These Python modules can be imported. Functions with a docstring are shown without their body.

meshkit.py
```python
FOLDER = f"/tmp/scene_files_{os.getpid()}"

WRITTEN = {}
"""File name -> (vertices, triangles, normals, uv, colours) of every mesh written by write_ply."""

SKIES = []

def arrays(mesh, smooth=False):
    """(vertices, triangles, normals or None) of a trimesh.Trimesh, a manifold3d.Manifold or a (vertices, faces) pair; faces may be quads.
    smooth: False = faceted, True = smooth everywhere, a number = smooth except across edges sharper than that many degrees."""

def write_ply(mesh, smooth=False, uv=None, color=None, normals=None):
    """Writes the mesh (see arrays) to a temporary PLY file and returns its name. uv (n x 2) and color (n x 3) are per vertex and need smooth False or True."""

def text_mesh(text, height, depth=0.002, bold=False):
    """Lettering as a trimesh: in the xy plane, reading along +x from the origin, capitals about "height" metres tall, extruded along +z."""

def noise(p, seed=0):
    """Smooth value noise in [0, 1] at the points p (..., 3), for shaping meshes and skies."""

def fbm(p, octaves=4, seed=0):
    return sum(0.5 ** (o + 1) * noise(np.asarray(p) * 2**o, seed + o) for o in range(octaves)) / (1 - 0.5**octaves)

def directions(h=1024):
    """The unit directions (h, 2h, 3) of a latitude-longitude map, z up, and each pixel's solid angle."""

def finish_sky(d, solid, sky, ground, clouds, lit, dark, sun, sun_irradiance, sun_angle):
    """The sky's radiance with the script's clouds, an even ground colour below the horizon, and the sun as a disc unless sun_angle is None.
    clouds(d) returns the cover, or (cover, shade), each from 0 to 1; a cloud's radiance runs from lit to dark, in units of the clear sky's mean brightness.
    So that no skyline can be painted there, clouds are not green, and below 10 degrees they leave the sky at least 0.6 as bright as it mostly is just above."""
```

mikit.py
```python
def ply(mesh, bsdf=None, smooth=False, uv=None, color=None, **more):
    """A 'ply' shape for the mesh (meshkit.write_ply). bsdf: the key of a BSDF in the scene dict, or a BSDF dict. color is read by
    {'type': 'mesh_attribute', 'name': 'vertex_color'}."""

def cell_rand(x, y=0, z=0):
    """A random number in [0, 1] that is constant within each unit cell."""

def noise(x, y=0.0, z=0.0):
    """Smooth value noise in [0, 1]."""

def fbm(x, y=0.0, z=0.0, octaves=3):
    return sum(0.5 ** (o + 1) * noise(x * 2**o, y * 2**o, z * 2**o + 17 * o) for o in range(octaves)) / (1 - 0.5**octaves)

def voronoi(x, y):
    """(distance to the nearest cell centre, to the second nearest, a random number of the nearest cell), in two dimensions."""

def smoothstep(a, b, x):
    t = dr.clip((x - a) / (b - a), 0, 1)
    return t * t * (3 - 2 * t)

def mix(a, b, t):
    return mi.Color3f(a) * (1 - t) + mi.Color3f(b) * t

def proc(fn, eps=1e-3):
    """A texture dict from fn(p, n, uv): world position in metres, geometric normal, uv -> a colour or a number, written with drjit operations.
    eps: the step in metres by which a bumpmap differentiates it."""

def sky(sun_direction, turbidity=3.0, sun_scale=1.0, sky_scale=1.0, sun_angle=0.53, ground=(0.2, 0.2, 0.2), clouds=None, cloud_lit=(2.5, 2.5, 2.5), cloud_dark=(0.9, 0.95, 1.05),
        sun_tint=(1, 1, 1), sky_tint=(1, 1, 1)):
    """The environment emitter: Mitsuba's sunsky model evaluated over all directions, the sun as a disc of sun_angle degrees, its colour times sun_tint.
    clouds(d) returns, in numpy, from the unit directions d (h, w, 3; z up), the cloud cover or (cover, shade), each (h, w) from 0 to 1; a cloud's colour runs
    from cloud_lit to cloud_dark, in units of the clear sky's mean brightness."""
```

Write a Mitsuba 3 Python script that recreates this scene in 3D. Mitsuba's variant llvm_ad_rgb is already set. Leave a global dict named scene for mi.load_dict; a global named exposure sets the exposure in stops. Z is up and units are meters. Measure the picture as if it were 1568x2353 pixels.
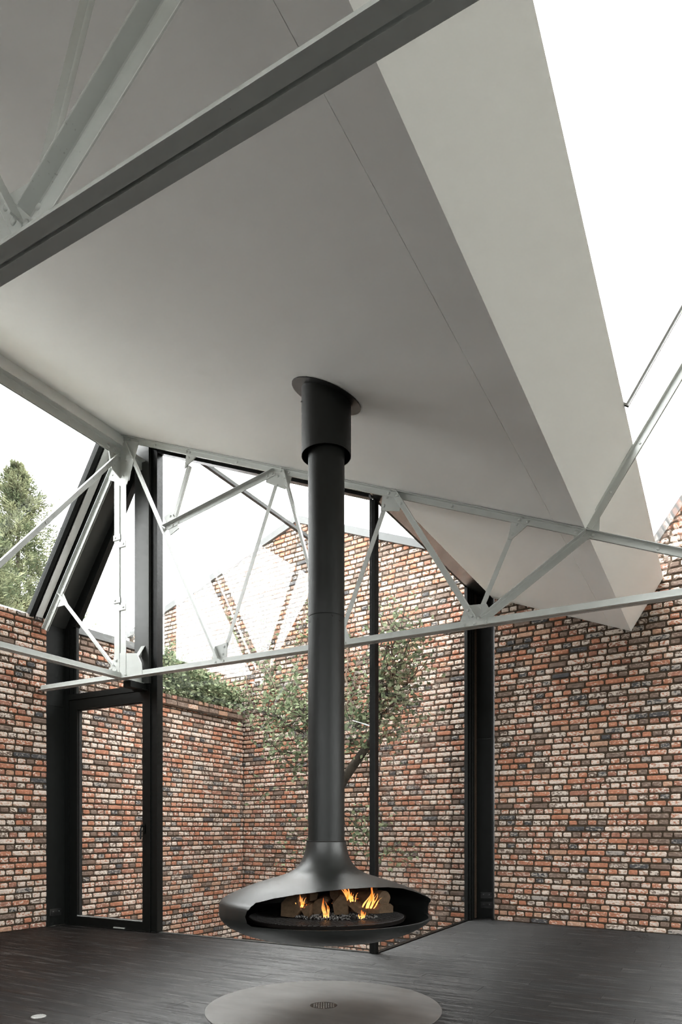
import math, random
import numpy as np, trimesh, mitsuba as mi, drjit as dr, mikit, meshkit
import shapely
from shapely.geometry import Polygon, box as sbox
import manifold3d as m3
from mikit import noise, fbm, smoothstep, mix, cell_rand

T = mi.ScalarTransform4f
random.seed(7)
rng = np.random.default_rng(7)
scene, labels = {}, {}

# ------------------------------------------------------------------ camera, sky, exposure
# x runs along the roof trusses (to the right), y along the roof ridge (away from the camera)
TH = math.atan(871 / 1580)
FW = np.array([-math.sin(TH), math.cos(TH), 0.0])
RT = np.array([math.cos(TH), math.sin(TH), 0.0])
EYE = np.array([0, 0, 1.05])
exposure = 4.72
scene['camera'] = {'type': 'perspective', 'fov': math.degrees(2 * math.atan(784 / 1580)), 'fov_axis': 'x', 'near_clip': 0.05, 'far_clip': 500.0,
                   'principal_point_offset_x': 0.0, 'principal_point_offset_y': -(1906 - 1176.5) / 2353,
                   'to_world': T().look_at(origin=EYE.tolist(), target=(EYE + FW).tolist(), up=[0, 0, 1])}
SKY = 3.4
scene['sky'] = mikit.sky((0.3, -0.5, 0.8), turbidity=6.0, sun_scale=0.0, sky_scale=1.0, ground=(0.25, 0.24, 0.22),
                         clouds=lambda d: (np.ones(d.shape[:2]), np.zeros(d.shape[:2])), cloud_lit=(SKY * 0.975, SKY, SKY * 0.985), cloud_dark=(SKY, SKY, SKY))

# ------------------------------------------------------------------ materials
def lin(r, g, b):
    f = lambda c: (c / 255 / 12.92) if c <= 10 else ((c / 255 + 0.055) / 1.055) ** 2.4
    return [f(r), f(g), f(b)]
def rgb(c): return {'type': 'rgb', 'value': list(map(float, c))}
def mat(name, color, rough=0.5, metallic=0.0, spec=0.5, two=True, **kw):
    b = {'type': 'principled', 'base_color': color if isinstance(color, dict) else rgb(color), 'roughness': rough, 'metallic': metallic, 'specular': spec, **kw}
    scene[name] = {'type': 'twosided', 'bsdf': b} if two else b
    return name

def plaster_fn(p, n, uv):
    f = fbm(p.x * 1.7, p.y * 1.7, p.z * 1.7) - 0.5
    return mi.Color3f(0.765, 0.77, 0.75) * (1 + 0.05 * f)
mat('m_plaster', mikit.proc(plaster_fn), 0.75)
def steel_fn(p, n, uv):
    f = fbm(p.x * 9, p.y * 9, p.z * 9) - 0.5
    s = smoothstep(0.86, 0.90, noise(p.x * 190, p.y * 190, p.z * 190)) * smoothstep(0.62, 0.8, noise(p.x * 6 + 3, p.y * 6, p.z * 6))
    return mix(mi.Color3f(0.44, 0.458, 0.44) * (1 + 0.08 * f), mi.Color3f(0.25, 0.25, 0.23), s * 0.5)
mat('m_steel', mikit.proc(steel_fn), 0.38)
mat('m_black', [0.0032, 0.0038, 0.0035], 0.42, spec=0.22)
mat('m_panel', [0.0055, 0.0064, 0.0058], 0.5, spec=0.15)
mat('m_soffit', [0.012, 0.0128, 0.0122], 0.27, spec=0.65)
mat('m_post', [0.030, 0.032, 0.0305], 0.4, spec=0.5)
mat('m_rear', [0.10, 0.085, 0.075], 0.8)
mat('m_coping', [0.12, 0.123, 0.123], 0.5, spec=0.2)
mat('m_matte', [0.010, 0.011, 0.0105], 0.7, spec=0.2)
mat('m_socket', lin(22, 23, 23), 0.3)
mat('m_hole', [0.004, 0.004, 0.004], 0.6)
mat('m_white', [0.33, 0.33, 0.32], 0.35)
mat('m_gasket', lin(18, 18, 18), 0.5)
mat('m_alu', lin(190, 192, 190), 0.35, metallic=0.6)
def stove_fn(p, n, uv):
    f = fbm(p.x * 14, p.y * 14, p.z * 5)
    return mi.Color3f(0.0098, 0.0112, 0.0104) * (0.85 + 0.3 * f)
mat('m_stove', mikit.proc(stove_fn), 0.42, spec=0.7)
mat('m_flue', mikit.proc(stove_fn), 0.5, spec=0.35)
mat('m_stove_in', [0.012, 0.011, 0.010], 0.8, spec=0.2)
def plate_fn(p, n, uv):
    f = fbm(p.x * 5, p.y * 11, 0.3)
    return mi.Color3f(0.22, 0.222, 0.22) * (0.8 + 0.4 * f)
mat('m_hearth', mikit.proc(plate_fn), 0.44, metallic=0.7, spec=0.6)
mat('m_grate', [0.010, 0.008, 0.007], 0.45, metallic=0.2)

def brick_fn(p, n, uv):
    k, s = uv.x, uv.y
    base = mi.Color3f(0.35, 0.150, 0.090)                         # orange red
    base = dr.select(k > 0.36, mi.Color3f(0.27, 0.125, 0.085), base)
    base = dr.select(k > 0.50, mi.Color3f(0.38, 0.225, 0.155), base)   # pinkish tan
    base = dr.select(k > 0.66, mi.Color3f(0.150, 0.105, 0.082), base)  # brown
    base = dr.select(k > 0.90, mi.Color3f(0.060, 0.058, 0.060), base)  # blue black
    a = p.x + p.y
    g = fbm(a * 55 + s * 91, p.z * 75 + s * 37, 0.5 + s * 11, octaves=3)
    st = fbm(a * 62 + p.z * 60 + s * 50, p.z * 95 - a * 24, 4.5 + s * 7, octaves=4)
    st = 0.5 + 1.9 * (st - 0.5)
    wash = smoothstep(-0.10, 0.13, 2.3 * (0.5 * g + 0.5 * st - 0.5) + (0.80 * s - 0.50))
    wash = wash * dr.select(k > 0.90, 0.55, dr.select((k > 0.66) & (s < 0.5), 0.25, 1.0))
    white = mi.Color3f(0.56, 0.485, 0.425) * (0.62 + 0.70 * fbm(a * 160, p.z * 160, 1.5, octaves=2))
    c = base * (0.55 + 0.9 * g)
    c = mix(c, white, wash * 0.90)
    speck = smoothstep(0.74, 0.80, noise(a * 260 + s * 19, p.z * 260, 0.5))
    return mix(c, mi.Color3f(0.045, 0.035, 0.03), speck * 0.45)
mat('m_brick', mikit.proc(brick_fn), 0.8, spec=0.3)
def mortar_fn(p, n, uv):
    f = fbm((p.x + p.y) * 60, p.z * 60, 0.5)
    return mi.Color3f(0.060, 0.044, 0.031) * (0.6 + 0.8 * f)
mat('m_mortar', mikit.proc(mortar_fn), 0.95, spec=0.1)

PL, PW = 1.22, 0.182                                        # plank length and width
def floor_fn(p, n, uv):
    row = dr.floor((p.y + 4.6) / PW)
    off = row * 0.487 - dr.floor(row * 0.487 / PL) * PL
    col = dr.floor((p.x + 6.8 + off) / PL)
    t, s = cell_rand(row, col, 1), cell_rand(row, col, 2)
    a = fbm(p.x * 3.2 + s * 40, p.y * 42, s * 9, octaves=4)
    b = fbm(p.x * 7 + s * 17, p.y * 120, 3.5, octaves=3)
    c = noise(p.x * 0.9, p.y * 1.6, 0.5)
    v = 0.0008 + 0.0015 * t + 0.026 * smoothstep(0.50, 0.82, a) * smoothstep(0.3, 0.6, b) + 0.05 * smoothstep(0.62, 0.85, b) * a + 0.002 * c
    return mi.Color3f(v, v * 0.975, v * 0.95)
def floor_rough(p, n, uv):
    row = dr.floor((p.y + 4.6) / PW)
    a = fbm(p.x * 3.0 + row * 7.3, p.y * 55, row * 1.7, octaves=3)
    return 0.40 + 0.26 * smoothstep(0.38, 0.66, a) + 0.05 * noise(p.x * 2, p.y * 3, 0.5)
mat('m_floor', mikit.proc(floor_fn), mikit.proc(floor_rough), spec=0.85, anisotropic=0.92)
mat('m_joint', [0.012, 0.011, 0.010], 0.7)
scene['m_glass'] = {'type': 'thindielectric', 'int_ior': 1.46, 'ext_ior': 1.0}

def leaf_fn(p, n, uv):
    f = fbm(p.x * 13, p.y * 13, p.z * 13)
    return mix(mi.Color3f(0.085, 0.115, 0.065), mi.Color3f(0.30, 0.34, 0.21), smoothstep(0.3, 0.75, f))
scene['m_leaf'] = {'type': 'principledthin', 'base_color': mikit.proc(leaf_fn), 'roughness': 0.4, 'diff_trans': 0.5, 'spec_trans': 0.0}
def conifer_fn(p, n, uv):
    f = fbm(p.x * 3.5, p.y * 3.5, p.z * 3.5)
    return mix(mi.Color3f(0.055, 0.070, 0.040), mi.Color3f(0.185, 0.195, 0.115), smoothstep(0.3, 0.7, f))
scene['m_conifer'] = {'type': 'principledthin', 'base_color': mikit.proc(conifer_fn), 'roughness': 0.6, 'diff_trans': 0.5, 'spec_trans': 0.0}
def bark_fn(p, n, uv):
    f = fbm(p.x * 40, p.y * 40, p.z * 14)
    return mi.Color3f(0.045, 0.038, 0.030) * (0.5 + 1.0 * f)
mat('m_bark', mikit.proc(bark_fn), 0.9, spec=0.2)
mat('m_vine', lin(120, 104, 92), 0.9, spec=0.2)
def earth_fn(p, n, uv):
    return mi.Color3f(0.17, 0.16, 0.14) * (0.6 + 0.8 * fbm(p.x * 6, p.y * 6, 0.5))
mat('m_earth', mikit.proc(earth_fn), 0.95, spec=0.1)
def logend_fn(p, n, uv):
    f = fbm(p.x * 60, p.y * 60, p.z * 60)
    return mi.Color3f(0.085, 0.055, 0.032) * (0.45 + 0.8 * f)
mat('m_logend', mikit.proc(logend_fn), 0.85, spec=0.2)
def logbark_fn(p, n, uv):
    f = fbm(p.x * 50, p.y * 50, p.z * 50)
    return mix(mi.Color3f(0.04, 0.025, 0.016), mi.Color3f(0.15, 0.09, 0.05), f)
mat('m_logbark', mikit.proc(logbark_fn), 0.9, spec=0.2)
def ash_fn(p, n, uv):
    f = noise(p.x * 120, p.y * 120, p.z * 120)
    return mix(mi.Color3f(0.02, 0.019, 0.018), mi.Color3f(0.24, 0.23, 0.22), smoothstep(0.3, 0.8, f))
mat('m_ash', mikit.proc(ash_fn), 0.95, spec=0.1)

# ------------------------------------------------------------------ naming helpers
used = {}
def numbered(key):
    n = used.get(key, 0); used[key] = n + 1
    return key if n == 0 else f'{key}_{n:03d}'
def add(name, shape, parent=None):
    key = numbered(f'{parent}__{name}' if parent else name)
    scene[key] = shape
    return key
def obj(name, mesh, m, parent=None, smooth=False, uv=None, **kw):
    return add(name, mikit.ply(mesh, m, smooth=smooth, uv=uv, **kw), parent)
def tag(key, label=None, category=None, group=None, kind=None):
    d = {}
    if label: d['label'] = label
    if category: d['category'] = category
    if group: d['group'] = group
    if kind: d['kind'] = kind
    labels[key] = d
    return key
def thing(name, label, category, group=None):
    return tag(numbered(name), label, category, group)

# ------------------------------------------------------------------ geometry helpers
def cat(ms): return trimesh.util.concatenate(ms)
def bx(x0, x1, y0, y1, z0, z1):
    m = trimesh.creation.box(extents=(abs(x1 - x0), abs(y1 - y0), abs(z1 - z0)))
    m.apply_translation(((x0 + x1) / 2, (y0 + y1) / 2, (z0 + z1) / 2)); return m
def cbx(x0, x1, y0, y1, z0, z1, b=0.003):
    """A box with chamfered edges."""
    lo = np.array([min(x0, x1), min(y0, y1), min(z0, z1)]); hi = np.array([max(x0, x1), max(y0, y1), max(z0, z1)])
    b = min(b, (hi - lo).min() * 0.3); pts = []
    for k in range(3):
        for sx in (0, 1):
            for sy in (0, 1):
                for sz in (0, 1):
                    s = np.array([sx, sy, sz]); p = np.where(s, hi, lo).astype(float)
                    for j in range(3):
                        if j != k: p[j] += -b if s[j] else b
                    pts.append(p)
    return trimesh.convex.convex_hull(np.array(pts))
def frame_m(o, u, v, w):
    M = np.eye(4); M[:3, 0], M[:3, 1], M[:3, 2], M[:3, 3] = u, v, w, o; return M
def extrude_xz(pts, y0, y1):
    """A polygon in the (x, z) plane as a plate between y0 and y1."""
    m = trimesh.creation.extrude_polygon(pts if isinstance(pts, Polygon) else Polygon(pts), abs(y1 - y0), engine='earcut')
    m.apply_transform(frame_m([0, max(y0, y1), 0], [1, 0, 0], [0, 0, 1], [0, -1, 0])); return m
def extrude_yz(pts, x0, x1):
    m = trimesh.creation.extrude_polygon(pts if isinstance(pts, Polygon) else Polygon(pts), abs(x1 - x0), engine='earcut')
    m.apply_transform(frame_m([min(x0, x1), 0, 0], [0, 1, 0], [0, 0, 1], [1, 0, 0])); return m
def sweep(poly, p0, p1, u, v):
    """The profile poly (u, v) run straight from p0 to p1."""
    p0, p1 = np.asarray(p0, float), np.asarray(p1, float)
    d = p1 - p0; L = np.linalg.norm(d); d /= L
    u = np.asarray(u, float); v = np.asarray(v, float)
    m = trimesh.creation.extrude_polygon(Polygon(poly), L, engine='earcut')
    m.apply_transform(frame_m(p0, u, v, d))
    if np.dot(np.cross(u, v), d) < 0: m.invert()
    return m
def sheared(poly_xy, zfun, thick):
    """A plan polygon lifted onto the plane zfun, thick upwards: a roof slab."""
    m = trimesh.creation.extrude_polygon(poly_xy, 1.0, engine='earcut')
    v = m.vertices.copy(); v[:, 2] = zfun(v[:, 0]) + v[:, 2] * thick; m.vertices = v; return m
def tube(pts, radii, n=8, cap=True):
    p = np.asarray(pts, float); radii = np.broadcast_to(radii, (len(p),))
    t = np.gradient(p, axis=0); t /= np.linalg.norm(t, axis=1, keepdims=True) + 1e-12
    ref = np.array([0.31, 0.2, 0.93]) if abs(t[0, 2]) < 0.8 else np.array([1.0, 0.1, 0])
    V = []
    for i in range(len(p)):
        a = np.cross(t[i], ref); a /= np.linalg.norm(a); b = np.cross(t[i], a)
        ang = np.arange(n) * 2 * np.pi / n
        V.append(p[i] + radii[i] * (np.cos(ang)[:, None] * a + np.sin(ang)[:, None] * b))
    V = np.vstack(V); F = []
    for i in range(len(p) - 1):
        for j in range(n):
            a, b, c, d = i * n + j, i * n + (j + 1) % n, (i + 1) * n + (j + 1) % n, (i + 1) * n + j
            F += [[a, c, b], [a, d, c]]
    if cap:
        V = np.vstack([V, p[:1], p[-1:]]); k = len(V)
        for j in range(n):
            F += [[k - 2, j, (j + 1) % n], [k - 1, (len(p) - 1) * n + (j + 1) % n, (len(p) - 1) * n + j]]
    m = trimesh.Trimesh(V, np.array(F), process=False)
    if m.is_watertight and m.volume < 0: m.invert()
    return m
def revolve(prof, n=96):
    prof = [tuple(q) for q in prof]
    if prof[0][0] > 1e-9 and prof[-1][0] > 1e-9: prof.append(prof[0])      # a ring: close the profile
    m = trimesh.creation.revolve(np.array(prof, float), sections=n)
    if m.volume < 0: m.invert()
    return m
def to_man(m):
    return m3.Manifold(m3.Mesh(np.asarray(m.vertices, np.float32), np.asarray(m.faces, np.uint32)))
def from_man(M):
    q = M.to_mesh(); return trimesh.Trimesh(q.vert_properties[:, :3], q.tri_verts, process=False)

# ------------------------------------------------------------------ the plan of the place
YG = 5.235            # glazed wall with the door (runs along x)
XG = -2.56            # second glazed wall (runs along y)
Y1, Y2 = 1.155, 4.90  # the two roof trusses
SL = 0.4228
ceil_z = lambda x: 3.09 - SL * (x + 0.80)          # shallow roof, first bay
P0S, P1S = (-6.40, 3.315), (-5.25, 4.985)          # steep glazing, first bay (x, z)
ST = (P1S[1] - P0S[1]) / (P1S[0] - P0S[0])
U0 = (-0.80, 3.09); U1 = (-0.498, 3.575)           # upstand at the valley
ST2 = (U1[1] - U0[1]) / (U1[0] - U0[0])
R2 = (0.345, 3.575 + 0.843 * ST2)                  # second ridge
ceil2 = lambda x: R2[1] - 0.02 - SL * (x - R2[0])
XE, YB = 4.95, -4.6                                # far side wall, wall behind the camera
dR = np.array([0.99325919, -0.11591458, 0]); oR = np.array([-2.256, 7.808, 0]); nR = np.array([-0.11591458, -0.99325919, 0])
dL = np.array([0.04813959, 0.99884062, 0]); oL = np.array([-6.361, 4.97, 0]); nL = np.array([0.99884062, -0.04813959, 0])
UZ = np.array([0, 0, 1.0])
yR = lambda x: oR[1] + (x - oR[0]) * dR[1] / dR[0]
uR = lambda x: (x - oR[0]) / dR[0]
xL = lambda y: oL[0] + (y - oL[1]) * dL[0] / dL[1]
uL = lambda y: (y - oL[1]) / dL[1]
def project(p):
    q = np.asarray(p, float) - EYE; d = q @ FW
    return 784 + 1580 * (q @ RT) / d, 1906 - 1580 * q[..., 2] / d, d

# ------------------------------------------------------------------ floor of single planks
def plank_mesh(x0, x1, y0, y1):
    b, z0, z1 = 0.0012, -0.012, 0.0
    V = [[x0, y0, z0], [x1, y0, z0], [x1, y1, z0], [x0, y1, z0], [x0, y0, z1 - b], [x1, y0, z1 - b], [x1, y1, z1 - b], [x0, y1, z1 - b],
         [x0 + b, y0 + b, z1], [x1 - b, y0 + b, z1], [x1 - b, y1 - b, z1], [x0 + b, y1 - b, z1]]
    F = [[8, 9, 10], [8, 10, 11]]
    for k in range(4):
        a, c = k, (k + 1) % 4
        F += [[4 + a, 4 + c, 8 + c], [4 + a, 8 + c, 8 + a], [a, c, 4 + c], [a, 4 + c, 4 + a]]
    return trimesh.Trimesh(V, F, process=False)
room = Polygon([(-6.62, YB), (XE, YB), (XE, 7.2), (-2.2, yR(-2.2) + 0.25), (XG - 0.03, 8.0), (XG - 0.03, YG + 0.05), (-6.36, YG + 0.05), (-6.62, 0.0)])
fb = trimesh.creation.extrude_polygon(room, 0.12, engine='earcut'); fb.apply_translation((0, 0, -0.132))
FLOOR = tag(obj('floor', fb, 'm_joint'), 'dark grey plank floor with fine light streaks', kind='structure')
planks = []
jy = 0
y = -4.6
while y < 8.0:
    off = (jy * 0.487) % PL
    x = -6.8 - off
    while x < XE:
        r = sbox(x + 0.0006, y + 0.0006, x + PL - 0.0006, y + PW - 0.0006).intersection(room)
        if r.area > 0.003:
            b = r.bounds
            if not r.equals(sbox(*b)) and r.area < 0.995 * (b[2] - b[0]) * (b[3] - b[1]) and r.geom_type == 'Polygon':
                m = trimesh.creation.extrude_polygon(r, 0.012, engine='earcut'); m.apply_translation((0, 0, -0.012))
            else:
                m = plank_mesh(b[0], b[2], b[1], b[3])
            c = np.array([(b[0] + b[2]) / 2, (b[1] + b[3]) / 2, 0])
            px, py, d = project(c)
            vis = d > 0.5 and -250 < px < 1820 and py < 2460
            planks.append((d if vis else 99 + d, vis, m))
        x += PL
    y += PW; jy += 1
planks.sort(key=lambda t: t[0])
rest = []
for i, (d, vis, m) in enumerate(planks):
    uv = np.asarray(m.vertices)[:, [1, 0]]        # u across the grain: the grooves scatter light that way
    if vis and i < 300: obj('plank', m, 'm_floor', FLOOR, uv=uv)
    else: rest.append((m, uv))
k = obj('plank_field', cat([m for m, _ in rest]), 'm_floor', FLOOR, uv=np.vstack([u for _, u in rest])); tag(k, 'further planks of the same floor', kind='stuff')

# ------------------------------------------------------------------ brick walls
CO, BL, BHD = 0.0642, 0.2005, 0.10025
def brick_outline(w, h, r):
    """An irregular brick face, corners knocked off, centred on the origin."""
    c = []
    for sx, sy in ((1, -1), (1, 1), (-1, 1), (-1, -1)):
        a, b = r.uniform(0.004, 0.014), r.uniform(0.004, 0.012)
        X, Y = sx * (w / 2 - r.uniform(0, 0.004)), sy * (h / 2 - r.uniform(0, 0.003))
        pts = [(X - sx * a, Y), (X, Y - sy * b)]
        c += pts if sx * sy > 0 and False else (pts[::-1] if sx * sy > 0 else pts)
    return np.array(c)
def brick_mesh(P, depth, proud, bev=0.0068):
    """Face outline P (n x 2, either way round): a proud, bevelled brick with its face at z = proud."""
    P = np.asarray(P, float)
    ar = np.sum(P[:, 0] * np.roll(P[:, 1], -1) - P[:, 1] * np.roll(P[:, 0], -1))
    if ar < 0: P = P[::-1]
    c = P.mean(0); d = P - c; L = np.linalg.norm(d, axis=1, keepdims=True)
    Q = c + d * np.maximum(0.5, 1 - bev / np.maximum(np.abs(d), bev * 1.2))
    n = len(P)
    V = np.vstack([np.c_[P, np.full(n, -depth)], np.c_[P, np.full(n, proud - bev)], np.c_[Q, np.full(n, proud)], [[c[0], c[1], proud]]])
    F = []
    for i in range(n):
        j = (i + 1) % n
        F += [[i, j, n + j], [i, n + j, n + i], [n + i, n + j, 2 * n + j], [n + i, 2 * n + j, 2 * n + i], [3 * n, 2 * n + i, 2 * n + j]]
    return trimesh.Trimesh(V, F, process=False)
brng = random.Random(3)
VAR = {}
for kind, w in (('s', BL - 0.0125), ('h', BHD - 0.0115)):
    for v in range(5):
        P = brick_outline(w, CO - 0.0150, brng)
        P[:, 1] += brng.uniform(-0.001, 0.001)
        VAR[kind, v] = (P, brick_mesh(P, 0.02, brng.uniform(-0.0015, 0.0025)))
NTONE = 44
TONES = [((i + 0.5) / NTONE, brng.random()) for i in range(NTONE)]
SHARED = {}
def shared_brick(kind, v, t):
    if (kind, v, t) not in SHARED:
        m = VAR[kind, v][1]
        SHARED[kind, v, t] = mikit.ply(m, 'm_brick', uv=np.tile(TONES[t], (len(m.vertices), 1)))
    return SHARED[kind, v, t]
def brick_wall(key, origin, d, n, outline, row0, row1, u0, u1, see, r, keep=300, holes=None):
    """Bricks laid on the vertical plane through origin along d (facing n), inside outline (u, z)."""
    prep = shapely.prepared.prep(outline)
    M0 = np.eye(4); M0[:3, 0], M0[:3, 1], M0[:3, 2] = d, UZ, n
    items = []
    for row in range(row0, row1):
        st = row % 2 == 0
        pitch = BL if st else BHD
        zc = (row + 0.5) * CO - 0.002
        u = math.floor(u0 / BL) * BL + (0 if st else 0.025) + r.uniform(-0.008, 0.008) + ((row // 2) % 2) * 0.03
        while u < u1:
            uc = u + pitch / 2
            k, v, t = 's' if st else 'h', r.randrange(5), r.randrange(NTONE)
            P = VAR[k, v][0]
            full = prep.contains(sbox(uc + P[:, 0].min(), zc + P[:, 1].min(), uc + P[:, 0].max(), zc + P[:, 1].max()))
            pos = origin + d * uc + UZ * zc
            if full:
                items.append((pos, k, v, t, None))
            else:
                q = Polygon(P + [uc, zc]).intersection(outline)
                if q.geom_type == 'Polygon' and q.area > 0.0004:
                    q = q.simplify(0.001)
                    items.append((pos, k, v, t, np.array(q.exterior.coords)[:-1] - [uc, zc]))
            u += pitch
    def rank(it):
        px, py, dd = project(it[0])
        return dd if dd > 0.3 and -40 < px < 1608 and -40 < py < 2393 and see(it[0], px, py) else 1e6 + dd
    items.sort(key=rank)
    V, F, UV, nv = [], [], [], 0
    for i, (pos, k, v, t, cut) in enumerate(items):
        M = M0.copy(); M[:3, 3] = pos
        if i < keep and rank((pos,)) < 1e6:
            shp = dict(shared_brick(k, v, t)) if cut is None else mikit.ply((lambda m: m)(brick_mesh(cut, 0.02, 0.0)), 'm_brick', uv=np.tile(TONES[t], (3 * len(cut) + 1, 1)))
            shp['to_world'] = T(M)
            add('brick', shp, key)
        else:
            m = VAR[k, v][1] if cut is None else brick_mesh(cut, 0.02, 0.0)
            V.append(m.vertices @ M[:3, :3].T + pos); F.append(m.faces + nv); nv += len(m.vertices)
            UV.append(np.tile([TONES[t][0], (TONES[t][1] + r.random() * 0.2) % 1], (len(m.vertices), 1)))
    if V:
        k = obj('brickwork', (np.vstack(V), np.vstack(F)), 'm_brick', key, uv=np.vstack(UV)); tag(k, 'remaining bricks of the same wall', kind='stuff')
def slab(outline, origin, d, n, back, front):
    m = trimesh.creation.extrude_polygon(outline, back - front, engine='earcut')
    M = np.eye(4); M[:3, 0], M[:3, 1], M[:3, 2], M[:3, 3] = d, UZ, n, origin - n * back
    m.apply_transform(M); return m

# right-hand wall, inside the room
top_in = lambda x: 3.58 - 0.4228 * (x + 0.80) if x < -0.80 else 3.58 + 1.40 * (x + 0.80)
xs = [-2.285, -0.80, 0.59, 0.60, XE]
zs = [top_in(-2.285), 3.58, 3.58 + 1.4 * 1.39, 3.58 + 1.4 * 1.39, 3.58 + 1.4 * 1.39 - SL * (XE - 0.6)]
out_R = Polygon([(uR(xs[0]), 0.0), (uR(XE), 0.0)] + [(uR(a), b) for a, b in zip(xs[::-1], zs[::-1])])
WR = tag(obj('wall_right', slab(out_R, oR, dR, nR, 0.25, 0.0145), 'm_mortar'), 'reclaimed brick wall inside the room, right of the patio glazing', kind='structure')
brick_wall(WR, oR, dR, nR, out_R.buffer(-0.001), 0, 92, uR(xs[0]) - 0.2, uR(2.6), lambda p, x, y: p[2] < ceil_z(p[0]) + 0.2 or p[0] > -0.6, random.Random(11))
# back wall of the patio: the same wall, with its gable
gab = [(-8.9, 4.33), (-5.30, 5.31), (-5.22, 5.36), (-2.54, 5.36 - 0.4228 * 2.68)]
out_B = Polygon([(uR(-8.9), -0.95), (uR(-2.54), -0.95)] + [(uR(a), b) for a, b in gab[::-1]])
WB = tag(obj('wall_patio_back', slab(out_B, oR, dR, nR, 0.25, 0.0145), 'm_mortar'), 'outdoor gabled brick wall at the back of the patio, seen through the glazing', kind='structure')
brick_wall(WB, oR, dR, nR, out_B.buffer(-0.001), -14, 85, uR(-8.8), uR(-2.29), lambda p, x, y: -6.2 < p[0] < -2.6 and p[2] > -0.3, random.Random(12))
# left-hand wall inside the room
out_L = Polygon([(uL(-4.6), 0), (uL(4.962), 0), (uL(4.962), 3.32), (uL(-4.6), 3.32)])
WL = tag(obj('wall_left', slab(out_L, oL, dL, nL, 0.25, 0.0145), 'm_mortar'), 'reclaimed brick wall inside the room at the left edge, under the sloping glazing', kind='structure')
brick_wall(WL, oL, dL, nL, out_L.buffer(-0.0005), 0, 52, uL(-1.0), uL(4.962), lambda p, x, y: True, random.Random(13))
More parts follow.
